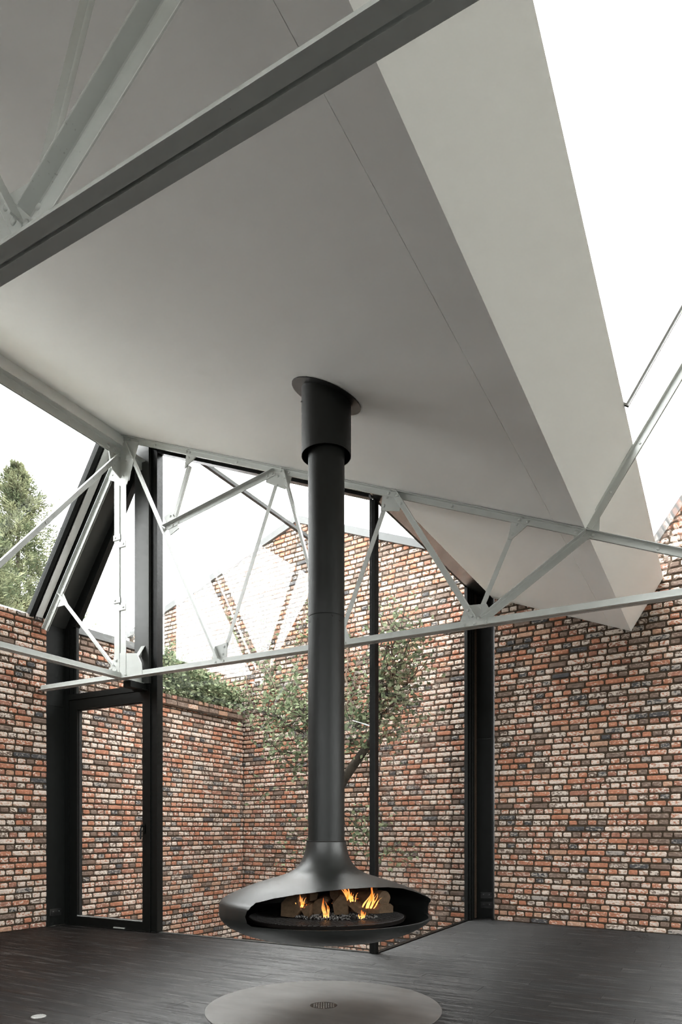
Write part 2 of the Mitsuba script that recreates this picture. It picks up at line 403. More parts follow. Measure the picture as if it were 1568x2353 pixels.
# left-hand wall of the patio: high by the door, low behind
out_PL = Polygon([(uL(5.25), -0.95), (uL(8.24), -0.95), (uL(8.24), 2.655), (uL(6.45), 2.655), (uL(6.45), 3.25), (uL(5.25), 3.25)])
oP = oL
WP = tag(obj('wall_patio_left', slab(out_PL, oP, dL, nL, 0.25, 0.0145), 'm_mortar'), 'outdoor brick wall along the left side of the patio, behind the glass door', kind='structure')
brick_wall(WP, oP, dL, nL, out_PL.buffer(-0.0005), -14, 51, uL(5.0), uL(8.24), lambda p, x, y: p[1] > 5.25, random.Random(14))

def coping(key, name, pts, d, origin, n, h, front, back, m='m_coping'):
    """A strip of sheet metal on a wall top, following pts (u, z)."""
    ms = []
    for (ua, za), (ub, zb) in zip(pts[:-1], pts[1:]):
        poly = Polygon([(ua, za), (ub, zb), (ub, zb + h), (ua, za + h)])
        mm = trimesh.creation.extrude_polygon(poly, back + front, engine='earcut')
        M = np.eye(4); M[:3, 0], M[:3, 1], M[:3, 2], M[:3, 3] = d, UZ, n, origin - n * back
        mm.apply_transform(M); obj(name, mm, m, key)
coping(WB, 'coping', [(uR(a), b) for a, b in gab], dR, oR, nR, 0.10, 0.035, 0.28)
coping(WR, 'coping', [(uR(-0.80), 3.58), (uR(0.59), 3.58 + 1.4 * 1.39)], dR, oR, nR, 0.12, 0.02, 0.28)
coping(WP, 'coping', [(uL(5.25), 3.252), (uL(6.47), 3.252)], dL, oP, nL, 0.085, 0.03, 0.28)
# brick-on-edge course that caps the low part of the patio wall
for row, zc, dz in ((0, 2.70, 0.07), (1, 2.772, 0.058)):
    u = uL(6.46)
    cr = random.Random(40 + row)
    while u < uL(8.2) - 0.05:
        w = 0.2 if row == 0 else 0.1
        P = brick_outline(w - 0.008, dz - 0.006, cr)
        M = np.eye(4); M[:3, 0], M[:3, 1], M[:3, 2], M[:3, 3] = dL, UZ, nL, oP + dL * (u + w / 2) + UZ * zc + nL * 0.045
        m = brick_mesh(P, 0.30, 0.0)
        t = (cr.choice([0.45, 0.55, 0.7, 0.75]), cr.uniform(0.05, 0.4))
        add('capping_brick', {**mikit.ply(m, 'm_brick', uv=np.tile(t, (len(m.vertices), 1))), 'to_world': T(M)}, WP)
        u += w
ms = slab(sbox(uL(6.46), 2.655, uL(8.2), 2.80), oP, dL, nL, 0.25, -0.03); obj('capping_bed', ms, 'm_mortar', WP)

# plain walls out of view that close the room
rw = Polygon([(-6.85, 0), (XE + 0.2, 0), (XE + 0.2, 3.2), (R2[0], 5.2), (-0.6, 3.4), (-5.2, 5.2), (-6.85, 3.3)], [[(-5.6, 1.5), (4.7, 1.5), (4.7, 3.05), (-5.6, 3.05)]])
WQ = tag(obj('wall_rear', extrude_xz(rw, YB - 0.2, YB), 'm_rear'), 'plain dark wall behind the camera', kind='structure')
W6 = tag(obj('window_6', cat([bx(a - 0.03, a + 0.03, YB - 0.11, YB - 0.05, 1.5, 3.05) for a in (-5.57, -3.5, -1.5, 0.5, 2.6, 4.67)] + [bx(-5.6, 4.7, YB - 0.11, YB - 0.05, z, z + 0.06) for z in (1.5, 2.99)]), 'm_black'), 'window in the rear wall, out of view', kind='structure')
sw = Polygon([(YB, 0), (7.4, 0), (7.4, 3.2), (YB, 3.2)], [[(-0.5, 1.35), (6.9, 1.35), (6.9, 3.05), (-0.5, 3.05)]])
WS = tag(obj('wall_side', extrude_yz(sw, XE, XE + 0.2), 'm_plaster'), 'plain white side wall right of the camera', kind='structure')
W5 = tag(obj('window_5', cat([bx(XE + 0.05, XE + 0.11, a - 0.03, a + 0.03, 1.35, 3.05) for a in (-0.47, 1.3, 3.2, 5.0, 6.87)] + [bx(XE + 0.05, XE + 0.11, -0.5, 6.9, z, z + 0.06) for z in (1.35, 2.99)]), 'm_black'), 'wide window in the side wall, out of view', kind='structure')

# ------------------------------------------------------------------ roof: shallow white ceilings, upstand at the valley
SEAM = -1.003
CE = tag(numbered('ceiling'), 'white sloping ceiling over the hanging fireplace', kind='structure')
pA = Polygon([(-5.16, YB), (SEAM - 0.0008, YB), (SEAM - 0.0008, yR(SEAM) - 0.002), (-2.303, yR(-2.303) + 0.0), (-2.303, 5.06), (-5.16, 5.06)])
obj('ceiling_panel', sheared(pA, ceil_z, 0.035), 'm_plaster', CE)
pB = Polygon([(SEAM + 0.0008, YB), (-0.80, YB), (-0.80, yR(-0.80) - 0.002), (SEAM + 0.0008, yR(SEAM) - 0.002)])
obj('ceiling_panel', sheared(pB, ceil_z, 0.035), 'm_plaster', CE)
pT = Polygon([(-5.22, YB), (-0.785, YB), (-0.785, yR(-0.785) - 0.01), (-2.45, yR(-2.45)), (-2.45, 5.30), (-5.22, 5.30)])
obj('roof_deck', sheared(pT, lambda x: ceil_z(x) + 0.10, 0.16), 'm_panel', CE)
UP = tag(numbered('ceiling'), 'pale upstand rising from the roof valley to the skylight', kind='structure')
def steep_slab(y0, y1, a, b, t):
    """A slab between profile points a and b (x, z), thick t below-right of the line."""
    nx, nz = (b[1] - a[1]), -(b[0] - a[0]); L = math.hypot(nx, nz); nx, nz = nx / L * t, nz / L * t
    return extrude_xz([a, b, (b[0] + nx, b[1] + nz), (a[0] + nx, a[1] + nz)], y0, y1)
ua = extrude_xz([U0, (U1[0], U1[1]), (U1[0] - 0.05, U1[1]), (U0[0] - 0.02, U0[1] + 0.10)], YB, 7.9)
mu = to_man(ua) - to_man(slab(sbox(-10, -3, 12, 9), oR, dR, nR, 1.5, -0.0))
obj('upstand', from_man(mu), 'm_plaster', UP)
C2 = tag(numbered('ceiling'), 'white sloping ceiling of the next roof bay, out of view', kind='structure')
pC = Polygon([(R2[0], YB), (XE, YB), (XE, yR(XE)), (R2[0], yR(R2[0]))])
obj('ceiling_panel', sheared(pC, ceil2, 0.2), 'm_plaster', C2)

# ------------------------------------------------------------------ glazing
def pane(name, pts, parent):
    """A single sheet of glass through the 3D points pts (a convex ring)."""
    P = np.array(pts, float); F = [[0, i, i + 1] for i in range(1, len(P) - 1)]
    return obj(name, trimesh.Trimesh(P, F, process=False), 'm_glass', parent)
gz = lambda x: ceil_z(x) + 0.005                        # top of the glass under the sloping head
# door in the glazed wall
D1 = tag(numbered('door_1'), 'black framed glass door into the patio, left of the tall window', kind='structure')
df = [(-6.295, 0.012), (-5.128, 0.012), (-5.128, 2.47), (-6.295, 2.47)]
dg = [(-6.171, 0.10), (-5.198, 0.10), (-5.198, 2.362), (-6.171, 2.362)]
obj('leaf_frame', extrude_xz(Polygon(df, [dg]), YG - 0.035, YG + 0.035), 'm_black', D1)
gk = Polygon(dg).buffer(0.001).difference(Polygon(dg).buffer(-0.009))
obj('gasket', extrude_xz(gk, YG - 0.012, YG + 0.022), 'm_gasket', D1)
pane('pane', [(a, YG, b) for a, b in Polygon(dg).exterior.coords[:-1]], D1)
obj('glazing_bead', cbx(-6.171, -5.198, YG - 0.040, YG - 0.028, 0.100, 0.112), 'm_alu', D1)
hd = cat([trimesh.creation.cylinder(0.025, 0.012, sections=20, transform=frame_m([-5.166, YG - 0.041, 1.06], [1, 0, 0], [0, 0, 1], [0, -1, 0]) @ np.diag([0.6, 2.2, 1, 1])),
          tube([(-5.166, YG - 0.040, 1.08), (-5.166, YG - 0.075, 1.085), (-5.168, YG - 0.085, 1.06), (-5.170, YG - 0.087, 0.95)], [0.009, 0.010, 0.011, 0.009], 10),
          trimesh.creation.icosphere(subdivisions=2, radius=0.013).apply_translation((-5.166, YG - 0.078, 1.088))])
obj('handle', hd, 'm_black', D1, smooth=40)
obj('threshold', cbx(-6.30, -5.00, YG - 0.05, YG + 0.05, 0.0, 0.011), 'm_black', D1)
obj('door_stop', cbx(-5.60, -5.44, YG - 0.055, YG - 0.036, 0.010, 0.024), 'm_alu', D1)
# fixed frame of the glazed wall
W1 = tag(numbered('window_1'), 'tall fixed glazing facing the patio behind the roof truss', kind='structure')
def member(name, poly, y0, y1, m='m_black', parent=None): return obj(name, extrude_xz(poly, y0, y1), m, parent or W1)
member('jamb', [(-6.385, 0), (-6.298, 0), (-6.298, 3.27), (-6.385, 3.27)], YG - 0.04, YG + 0.045)
member('jamb_bead', [(-6.298, 2.535), (-6.245, 2.535), (-6.245, 3.29), (-6.298, 3.27)], YG - 0.025, YG + 0.03)
member('jamb_bead', [(-6.245, 2.535), (-6.210, 2.535), (-6.210, 3.30), (-6.245, 3.29)], YG - 0.012, YG + 0.025, 'm_panel')
member('transom', [(-6.298, 2.474), (-5.128, 2.474), (-5.128, 2.535), (-6.298, 2.535)], YG - 0.045, YG + 0.045)
member('post', [(-5.265, 2.535), (-5.071, 2.535), (-5.071, ceil_z(-5.071) + 0.09), (-5.265, ceil_z(-5.265) + 0.09)], YG - 0.075, YG + 0.05, 'm_post')
member('post_bead', [(-5.313, 2.535), (-5.265, 2.535), (-5.265, 4.95), (-5.313, 4.70)], YG - 0.03, YG + 0.03)
member('post_bead', [(-5.071, 0), (-4.990, 0), (-4.990, gz(-4.99) + 0.06), (-5.071, gz(-5.071) + 0.06)], YG - 0.04, YG + 0.04)
member('post_foot', [(-5.125, 0), (-5.071, 0), (-5.071, 2.535), (-5.125, 2.535)], YG - 0.055, YG + 0.05)
member('head', [(-4.99, gz(-4.99)), (-2.60, gz(-2.60)), (-2.60, gz(-2.60) + 0.12), (-4.99, gz(-4.99) + 0.12)], YG - 0.035, YG + 0.04)
member('sill', [(-4.99, -0.02), (-2.60, -0.02), (-2.60, 0.008), (-4.99, 0.008)], YG - 0.018, YG + 0.03, 'm_post')
sj = lambda x, o=0.0: 3.286 + 1.555 * (x + 6.206) + o      # sloping frame over the door
member('raking_frame', [(-6.21, 3.275), (-5.313, sj(-5.313)), (-5.29, 4.80), (-6.37, 3.265)], YG - 0.03, YG + 0.035)
pane('pane', [(-4.99, YG, 0.0), (-2.60, YG, 0.0), (-2.60, YG, gz(-2.6)), (-4.99, YG, gz(-4.99))], W1)
pane('pane', [(-6.21, YG, 2.535), (-5.313, YG, 2.535), (-5.313, YG, sj(-5.313)), (-6.21, YG, sj(-6.21))], W1)
obj('corner_post', cat([cbx(-2.600, -2.578, YG - 0.022, YG + 0.022, 0, gz(-2.58)), cbx(-2.578, -2.540, YG - 0.034, YG + 0.006, 0, gz(-2.54), 0.002), cbx(-2.574, -2.546, YG + 0.006, YG + 0.05, 0, gz(-2.55))]), 'm_black', W1)
# second glazed wall, at right angles
W2 = tag(numbered('window_2'), 'fixed glazing right of the corner post, facing the patio tree', kind='structure')
Z2 = 3.86
pane('pane', [(XG, YG + 0.03, 0.0), (XG, 7.67, 0.0), (XG, 7.67, Z2), (XG, YG + 0.03, Z2)], W2)
obj('sill', cbx(XG - 0.02, XG + 0.03, YG + 0.01, 7.83, -0.02, 0.010), 'm_black', W2)
obj('head', cat([cbx(XG - 0.03, XG + 0.035, YG - 0.02, 7.83, Z2, Z2 + 0.06), cbx(XG - 0.012, XG + 0.012, YG, 7.83, Z2 - 0.02, Z2 + 0.01)]), 'm_black', W2)
yy = 7.62
for k, (wd, dp) in enumerate(((0.05, 0.02), (0.035, 0.035), (0.03, 0.028), (0.045, 0.045), (0.07, 0.03))):
    obj('end_jamb', cbx(XG - 0.02, XG + dp, yy, yy + wd - 0.002, 0, Z2 + 0.03), 'm_black' if k % 2 == 0 else 'm_panel', W2); yy += wd
# black linings round the glazing
T1k = tag(numbered('trim_1'), 'black sheet metal lining between left brick wall and glass door', kind='structure')
def lining(u0, u1, z0, z1, nm='panel'):
    obj(nm, slab(sbox(u0, z0, u1, z1), oL, dL, nL, 0.06, 0.018), 'm_panel', T1k)
lining(uL(4.966), uL(5.245), 0, 2.398); lining(uL(4.966), uL(5.245), 2.401, 3.28)
ms = extrude_xz([(-6.37, 3.27), (-5.285, 4.81), (-5.285, 4.92), (-6.42, 3.34)], 4.95, 5.28); obj('raking_panel', ms, 'm_post', T1k)
T2k = tag(numbered('trim_2'), 'black lining between the second glazing and the right brick wall', kind='structure')
for a, b in ((0, 2.12), (2.123, 3.86)):
    obj('panel', bx(-2.53, -2.30, 7.93, 7.96, a, b), 'm_panel', T2k)
obj('return_panel', bx(-2.312, -2.292, yR(-2.3) - 0.005, 7.95, 0, 3.86), 'm_black', T2k)
T3k = tag(numbered('trim_3'), 'dark glossy lining under the roof edge above the second glazing', kind='structure')
obj('soffit_panel', sheared(Polygon([(-2.535, 5.06), (-2.306, 5.06), (-2.306, 7.95), (-2.535, 7.95)]), lambda x: ceil_z(x) + 0.004, 0.03), 'm_soffit', T3k)
obj('soffit_panel', sheared(Polygon([(-5.05, 5.064), (-2.54, 5.064), (-2.54, 5.20), (-5.05, 5.20)]), lambda x: ceil_z(x) + 0.03, 0.03), 'm_panel', T3k)
# steep glazing of the first bay
W3 = tag(numbered('window_3'), 'steep sloping roof glazing above the left brick wall', kind='structure')
sp = lambda s: np.array([P0S[0] + s * (P1S[0] - P0S[0]), 0, P0S[1] + s * (P1S[1] - P0S[1])])
sd = np.array([P1S[0] - P0S[0], 0, P1S[1] - P0S[1]]); SLN = np.linalg.norm(sd); sd /= SLN
sn = np.array([sd[2], 0, -sd[0]])                          # towards the room
def bar3(name, y0, y1, d0, d1, m, parent, a=None, b=None, nn=None):
    a = sp(0.0) if a is None else a; b = sp(1.0) if b is None else b; nn = sn if nn is None else nn
    return obj(name, sweep([(y0, d0), (y1, d0), (y1, d1), (y0, d1)], a, b, [0, 1, 0], nn), m, parent)
for yc, sg in ((4.755, 1), (1.48, -1)):
    q = lambda a, b: (yc + sg * a, yc + sg * b)
    bar3('frame_bar', *q(0.0, 0.045), -0.03, 0.035, 'm_matte', W3)
    bar3('frame_bar', *q(0.045, 0.060), -0.03, 0.02, 'm_gasket', W3)
    bar3('frame_bar', *q(0.063, 0.072), -0.03, 0.03, 'm_matte', W3)
    bar3('cover_strip', *q(0.080, 0.165), -0.02, 0.015, 'm_plaster', W3)
    bar3('frame_bar', *q(0.166, 0.30), -0.04, -0.01, 'm_gasket', W3)
obj('closed_panel', sweep([(YB, -0.1), (1.31, -0.1), (1.31, 0.0), (YB, 0.0)], sp(0), sp(1), [0, 1, 0], sn), 'm_rear', W3)
for a, b in ((1.48, 4.755),):
    pane('pane', [tuple(sp(0) + [0, a, 0]), tuple(sp(1) + [0, a, 0]), tuple(sp(1) + [0, b, 0]), tuple(sp(0) + [0, b, 0])], W3)
obj('foot_rail', bx(-6.66, -6.395, YB, 4.95, 3.32, 3.335), 'm_alu', W3)
# steep glazing of the next bay
W4 = tag(numbered('window_4'), 'steep skylight glazing above the pale upstand on the right', kind='structure')
a4, b4 = np.array([U1[0], 0, U1[1]]), np.array([R2[0], 0, R2[1]])
d4 = (b4 - a4) / np.linalg.norm(b4 - a4); n4 = np.array([d4[2], 0, -d4[0]])
obj('closed_panel', sweep([(YB, -0.1), (0.62, -0.1), (0.62, 0.0), (YB, 0.0)], a4, b4, [0, 1, 0], n4), 'm_rear', W4)
ye = [0.62, 4.395, 7.35]
for a, b in zip(ye[:-1], ye[1:]):
    yb2 = b if b < 7 else yR(-0.3)
    pane('pane', [(a4[0], a, a4[2]), (b4[0], a, b4[2]), (b4[0], min(b, 7.45), b4[2]), (a4[0], yb2, a4[2])], W4)
for yc in (0.62, 4.385):
    for q, (o, wd, d) in enumerate(((0, 0.022, 0.018), (0.022, 0.006, 0.03), (0.028, 0.02, 0.024))):
        bar3('glazing_bar', yc + o - 0.02, yc + o + wd - 0.02, -0.02, d, 'm_alu' if q != 2 else 'm_panel', W4, a4, b4, n4)
obj('ridge_cap', bx(R2[0] - 0.02, R2[0] + 0.12, YB, 7.4, R2[1] - 0.05, R2[1] + 0.2), 'm_plaster', W4)

# ------------------------------------------------------------------ riveted roof trusses
dome = trimesh.creation.icosphere(subdivisions=2, radius=1.0)
dome = trimesh.intersections.slice_mesh_plane(dome, [0, 0, 1], [0, 0, 0]); dome.apply_scale([1, 1, 0.62])
RIV = mikit.ply(dome, 'm_steel', smooth=True)
def rivet(parent, p, n=(0, -1, 0), r=0.0125):
    n = np.asarray(n, float); a = np.cross(n, [0.3, 0.1, 0.9]); a /= np.linalg.norm(a); b = np.cross(n, a)
    add('rivet', {**RIV, 'to_world': T(frame_m(p, a * r, b * r, n * r))}, parent)
def angle_poly(w, h, t, f=0.0):
    """An L: flat leg along +u (w), standing leg along +v (h), inner corner filleted."""
    r = t * 0.9
    return [(0, 0), (w, 0), (w, t * 0.8), (w - t * 0.3, t), (t + r, t), (t + 0.3 * r, t + 0.3 * r), (t, t + r), (t, h - t * 0.3), (t * 0.8, h), (0, h)]
def diag(parent, name, p0, p1, w, t, Y, heel=1, out=-1):
    """An angle section in the truss plane: flat leg against y = Y, standing leg out towards out; heel = side the standing leg is on."""
    p0 = np.array([p0[0], Y, p0[1]]); p1 = np.array([p1[0], Y, p1[1]])
    d = (p1 - p0) / np.linalg.norm(p1 - p0); n = np.array([-d[2], 0, d[0]]) * heel
    P = [(u - w / 2, v) for u, v in angle_poly(w, w * 0.92, t)]
    return obj(name, sweep(P, p0, p1, -n, [0, out, 0]), 'm_steel', parent)
G = 0.005
NODES = {
 'bn2': ([(-1.646, 2.705), (-1.49, 2.695), (-1.41, 2.545), (-1.707, 2.545)], [(-1.655, 2.56), (-1.575, 2.56), (-1.49, 2.56), (-1.535, 2.667), (-1.553, 2.598)]),
 'bn1': ([(-4.011, 2.705), (-3.867, 2.726), (-3.867, 2.545), (-4.051, 2.545)], [(-3.895, 2.69), (-3.91, 2.625), (-3.99, 2.56), (-3.90, 2.56)]),
 'bnm': ([(-2.86, 2.69), (-2.66, 2.69), (-2.60, 2.545), (-2.92, 2.545)], [(-2.86, 2.56), (-2.66, 2.56)]),
 'a': ([(-4.334, 4.565), (-4.189, 4.50), (-4.298, 4.442), (-4.361, 4.406)], [(-4.31, 4.49), (-4.335, 4.43)]),
 'b': ([(-3.43, 4.17), (-3.173, 4.06), (-3.208, 3.955), (-3.252, 3.951), (-3.441, 4.053)], [(-3.315, 4.075), (-3.325, 3.998)]),
 'c': ([(-2.322, 3.71), (-2.143, 3.63), (-2.184, 3.523), (-2.341, 3.562)], [(-2.285, 3.655), (-2.312, 3.595)]),
 'd': ([(-1.297, 3.29), (-1.165, 3.22), (-1.307, 3.125), (-1.332, 3.13)], [(-1.27, 3.225), (-1.30, 3.16)]),
 'e': ([(-0.885, 3.11), (-0.72, 3.035), (-0.87, 2.997)], [(-0.85, 3.03)]),
 'f': ([(-0.80, 3.10), (-0.706, 3.208), (-0.712, 3.05), (-0.818, 3.08)], []),
 'mid': ([(-4.619, 4.013), (-4.521, 4.041), (-4.43, 3.866), (-4.537, 3.823)], [(-4.535, 4.0), (-4.555, 3.925)]),
}
def make_truss(Y, label):
    t = thing('roof_truss', label, 'roof truss', 'riveted steel roof trusses')
    zc = lambda x: ceil_z(x) - 0.005
    # lower chord: two angles back to back with a gap
    x0, x1 = -6.37, XE - 0.02
    for s in (-1, 1):
        obj('bottom_chord', sweep([(a, b) for a, b in angle_poly(0.038, 0.055, 0.006)], [x0, Y + s * G, 2.535], [x1, Y + s * G, 2.535], [0, s, 0], [0, 0, 1]), 'm_steel', t)
    # upper chord: two angles under the ceiling, running on to the heel
    xe = 0.42
    dz = np.array([1, 0, -SL]) / math.hypot(1, SL); nz = np.array([-dz[2], 0, dz[0]]); nz = nz if nz[2] > 0 else -nz
    for s in (-1, 1):
        obj('top_chord', sweep([(a, -b) for a, b in angle_poly(0.038, 0.047, 0.0055)], [-5.19, Y + s * G, zc(-5.19)], [xe, Y + s * G, zc(xe)], [0, s, 0], nz), 'm_steel', t)
    # steep rafters of both bays
    for (a, b) in (((-6.315, 3.19), (-5.285, 4.66)), ((-0.80, 3.105), (0.335, 3.105 + 1.135 * 1.545))):
        dd = np.array([b[0] - a[0], 0, b[1] - a[1]]); dd /= np.linalg.norm(dd); nn = np.array([-dd[2], 0, dd[0]])
        for s in (-1, 1):
            obj('rafter', sweep([(u, -v) for u, v in angle_poly(0.036, 0.05, 0.006)], [a[0], Y + s * G, a[1]], [b[0], Y + s * G, b[1]], [0, s, 0], nn), 'm_steel', t)
        for q in (0.12, 0.28, 0.52, 0.8):
            p = np.array(a) + q * (np.array(b) - np.array(a)); rivet(t, [p[0] + 0.03 * 0.84, Y - G - 0.006, p[1] - 0.03 * 0.54], r=0.009)
    for s in (-1, 1):   # next bay, mostly out of view
        obj('top_chord', sweep([(a, -b) for a, b in angle_poly(0.038, 0.047, 0.0055)], [0.36, Y + s * G, ceil2(0.36) - 0.012], [XE - 0.02, Y + s * G, ceil2(XE - 0.02) - 0.012], [0, s, 0], nz), 'm_steel', t)
    D = lambda p0, p1, w, heel=1, out=-1, tt=0.0055: diag(t, 'diagonal', p0, p1, w, tt, Y + out * G, heel, out)
    D((-5.10, 4.83), (-3.96, 2.575), 0.045, 1)
    D((-4.322, 4.43), (-4.50, 3.99), 0.034, 1, 1)
    D((-4.60, 3.895), (-3.345, 4.112), 0.046, 1)
    D((-3.335, 4.03), (-3.895, 2.66), 0.036, -1, 1)
    D((-3.255, 4.10), (-2.80, 2.58), 0.036, 1)
    D((-2.305, 3.60), (-2.72, 2.60), 0.040, -1, 1)
    D((-2.225, 3.685), (-1.575, 2.585), 0.046, 1)
    D((-1.305, 3.165), (-1.53, 2.668), 0.036, -1, 1)
    D((-0.78, 3.052), (-1.513, 2.578), 0.053, -1)
    D((-6.085, 3.515), (-5.262, 2.657), 0.042, 1)
    for k, (poly, rv) in NODES.items():
        g = obj('gusset_plate', extrude_xz(poly, Y - G, Y + G), 'm_steel', t)
        for (a, b) in rv: rivet(g, [a, Y - G - (0.006 if b < 2.57 else 0.0), b], r=0.0125 if Y > 3 else 0.011)
    for x in (-4.33, -4.29, -3.36, -3.28, -3.20, -2.27, -2.19, -1.25, -1.19, -0.86, -0.75, -4.72, -3.75, -1.75, -0.35, -2.75, -5.05):
        rivet(t, [x, Y - G - 0.006, zc(x) - 0.027], r=0.0115)
    for x in (-4.30, -3.26, -2.24, -1.22):
        rivet(t, [x, Y - 0.024, zc(x) - 0.008], (0, 0, -1), 0.009)
    for (a, b) in ((-4.50, 3.905), (-4.43, 3.918), (-3.42, 4.098), (-3.37, 4.107), (-3.24, 4.045), (-3.215, 3.965), (-2.205, 3.645), (-2.165, 3.575), (-1.625, 2.667), (-1.595, 2.617), (-0.865, 3.035), (-1.50, 2.615)):
        rivet(t, [a, Y - G - 0.0055, b], r=0.011)
    # king post: two angles with batten plates
    for s, xx in ((-1, -5.186), (1, -5.168)):
        P = [(s * a, b) for a, b in angle_poly(0.07, 0.06, 0.006)]
        obj('king_post', sweep(P, [xx, Y - 0.02, 2.545], [xx, Y - 0.02, 4.80], [1, 0, 0], [0, 1, 0]), 'm_steel', t)
    for z in (3.90, 3.28):
        for q, (xa, xb, dz_) in enumerate(((-5.262, -5.165, 0.03), (-5.19, -5.095, -0.05))):
            bp = obj('batten_plate', cbx(xa, xb, Y - 0.030, Y - 0.021, z + dz_ - 0.028, z + dz_ + 0.028, 0.002), 'm_steel', t)
            rivet(bp, [(xa + xb) / 2 + (-0.02 if q == 0 else 0.02), Y - 0.030, z + dz_], r=0.012)
    g = obj('gusset_plate', extrude_xz([(-5.335, 4.79), (-5.335, 4.53), (-5.26, 4.50), (-5.17, 4.43), (-5.09, 4.43), (-5.00, 4.62), (-4.93, 4.80), (-5.1, 4.86)], Y - 0.019, Y - 0.012), 'm_steel', t)
    for p in ((-5.24, 4.62), (-5.13, 4.52), (-5.28, 4.57), (-5.10, 4.66)): rivet(g, [p[0], Y - 0.019, p[1]])
    g = obj('gusset_plate', extrude_xz([(-5.345, 2.545), (-5.335, 2.66), (-5.285, 2.69), (-5.255, 2.80), (-4.96, 2.76), (-4.90, 2.66), (-4.885, 2.545)], Y - 0.016, Y - 0.006), 'm_steel', t)
    for p in ((-5.225, 2.72), (-5.225, 2.62), (-5.30, 2.645), (-5.225, 2.563), (-5.10, 2.565)): rivet(g, [p[0], Y - 0.026 if p[0] > -5.25 else Y - 0.016, p[1]])
    g = obj('gusset_plate', extrude_xz([(-6.165, 3.42), (-6.055, 3.575), (-5.95, 3.395), (-6.145, 3.39)], Y - G, Y + G), 'm_steel', t)
    for p in ((-6.06, 3.50), (-6.02, 3.43), (-6.10, 3.43)): rivet(g, [p[0], Y - G, p[1]], r=0.009)
    return t
make_truss(Y2, 'off-white riveted steel truss in front of the glazed patio wall, behind the flue')
make_truss(Y1, 'off-white riveted steel truss crossing the top left corner, nearest the camera')
# truss along the ridge
RX = -5.177
rt = thing('ridge_truss', 'off-white riveted steel truss running along the ridge to the left edge', 'roof truss')
for s in (-1, 1):
    obj('bottom_chord', sweep([(a, b) for a, b in angle_poly(0.038, 0.058, 0.006)], [RX + s * G, -4.5, 2.536], [RX + s * G, 5.17, 2.536], [s, 0, 0], [0, 0, 1]), 'm_steel', rt)
    obj('top_chord', sweep([(a, -b) for a, b in angle_poly(0.062, 0.085, 0.007)], [RX + s * G, -4.5, 4.80], [RX + s * G, 5.17, 4.80], [s, 0, 0], [0, 0, 1]), 'm_steel', rt)
obj('ridge_board', bx(RX - 0.05, RX + 0.035, YB, 5.06, 4.802, 4.985), 'm_plaster', rt)
def ydiag(p0, p1, w=0.05, heel=1):
    p0 = np.array([RX + G, p0[0], p0[1]]); p1 = np.array([RX + G, p1[0], p1[1]])
    d = (p1 - p0) / np.linalg.norm(p1 - p0); n = np.cross([1, 0, 0], d) * heel
    return obj('diagonal', sweep([(u - w / 2, v) for u, v in angle_poly(w, w * 0.9, 0.0055)], p0, p1, n, [1, 0, 0]), 'm_steel', rt)
ydiag((4.84, 4.70), (3.05, 2.60)); ydiag((3.01, 2.60), (1.22, 4.70)); ydiag((1.09, 4.70), (-0.69, 2.60)); ydiag((-0.73, 2.60), (-2.52, 4.70))
ydiag((4.99, 2.62), (5.18, 2.90), 0.06, -1)
for yv, zv in ((4.55, 4.36), (4.02, 3.74), (4.78, 4.63), (4.72, 4.56)): rivet(rt, [RX + G + 0.0055, yv, zv - 0.005], (1, 0, 0), 0.011)
for yv in np.arange(-4.2, 5.1, 0.47): rivet(rt, [RX + G + 0.007, yv, 4.745], (1, 0, 0), 0.012)
for yv in (4.72, 4.80, 4.98, 5.05): rivet(rt, [RX + G + 0.007, yv, 4.755], (1, 0, 0), 0.014)
for yc in (Y2, 3.03, Y1, -0.71):
    up = yc in (Y2, Y1)
    z0, z1 = (4.50, 4.74) if up else (2.545, 2.75)
    g = obj('gusset_plate', extrude_yz([(yc - 0.17, z1), (yc + 0.14, z1), (yc + 0.10, z0 + 0.04), (yc, z0), (yc - 0.13, z0 + 0.06)] if up else [(yc - 0.14, z0), (yc + 0.14, z0), (yc + 0.10, z1), (yc - 0.10, z1)], RX - G, RX + G), 'm_steel', rt)
    for q in ((-0.09, 0.4), (0.06, 0.55), (-0.05, 0.75)): rivet(g, [RX + G, yc + q[0], z0 + q[1] * (z1 - z0)], (1, 0, 0), 0.012)
g = obj('gusset_plate', extrude_yz([(4.92, 2.545), (4.92, 2.80), (5.10, 2.77), (5.16, 2.66), (5.18, 2.545)], RX - G, RX + G), 'm_steel', rt)
for q in ((4.99, 2.60), (5.06, 2.70)): rivet(g, [RX + G, q[0], q[1]], (1, 0, 0), 0.011)
obj('end_bracket', cat([bx(RX - 0.05, RX + 0.05, 4.97, 5.18, 2.47, 2.533), bx(RX - 0.07, RX + 0.08, 5.10, 5.185, 2.462, 2.474)]), 'm_panel', rt)

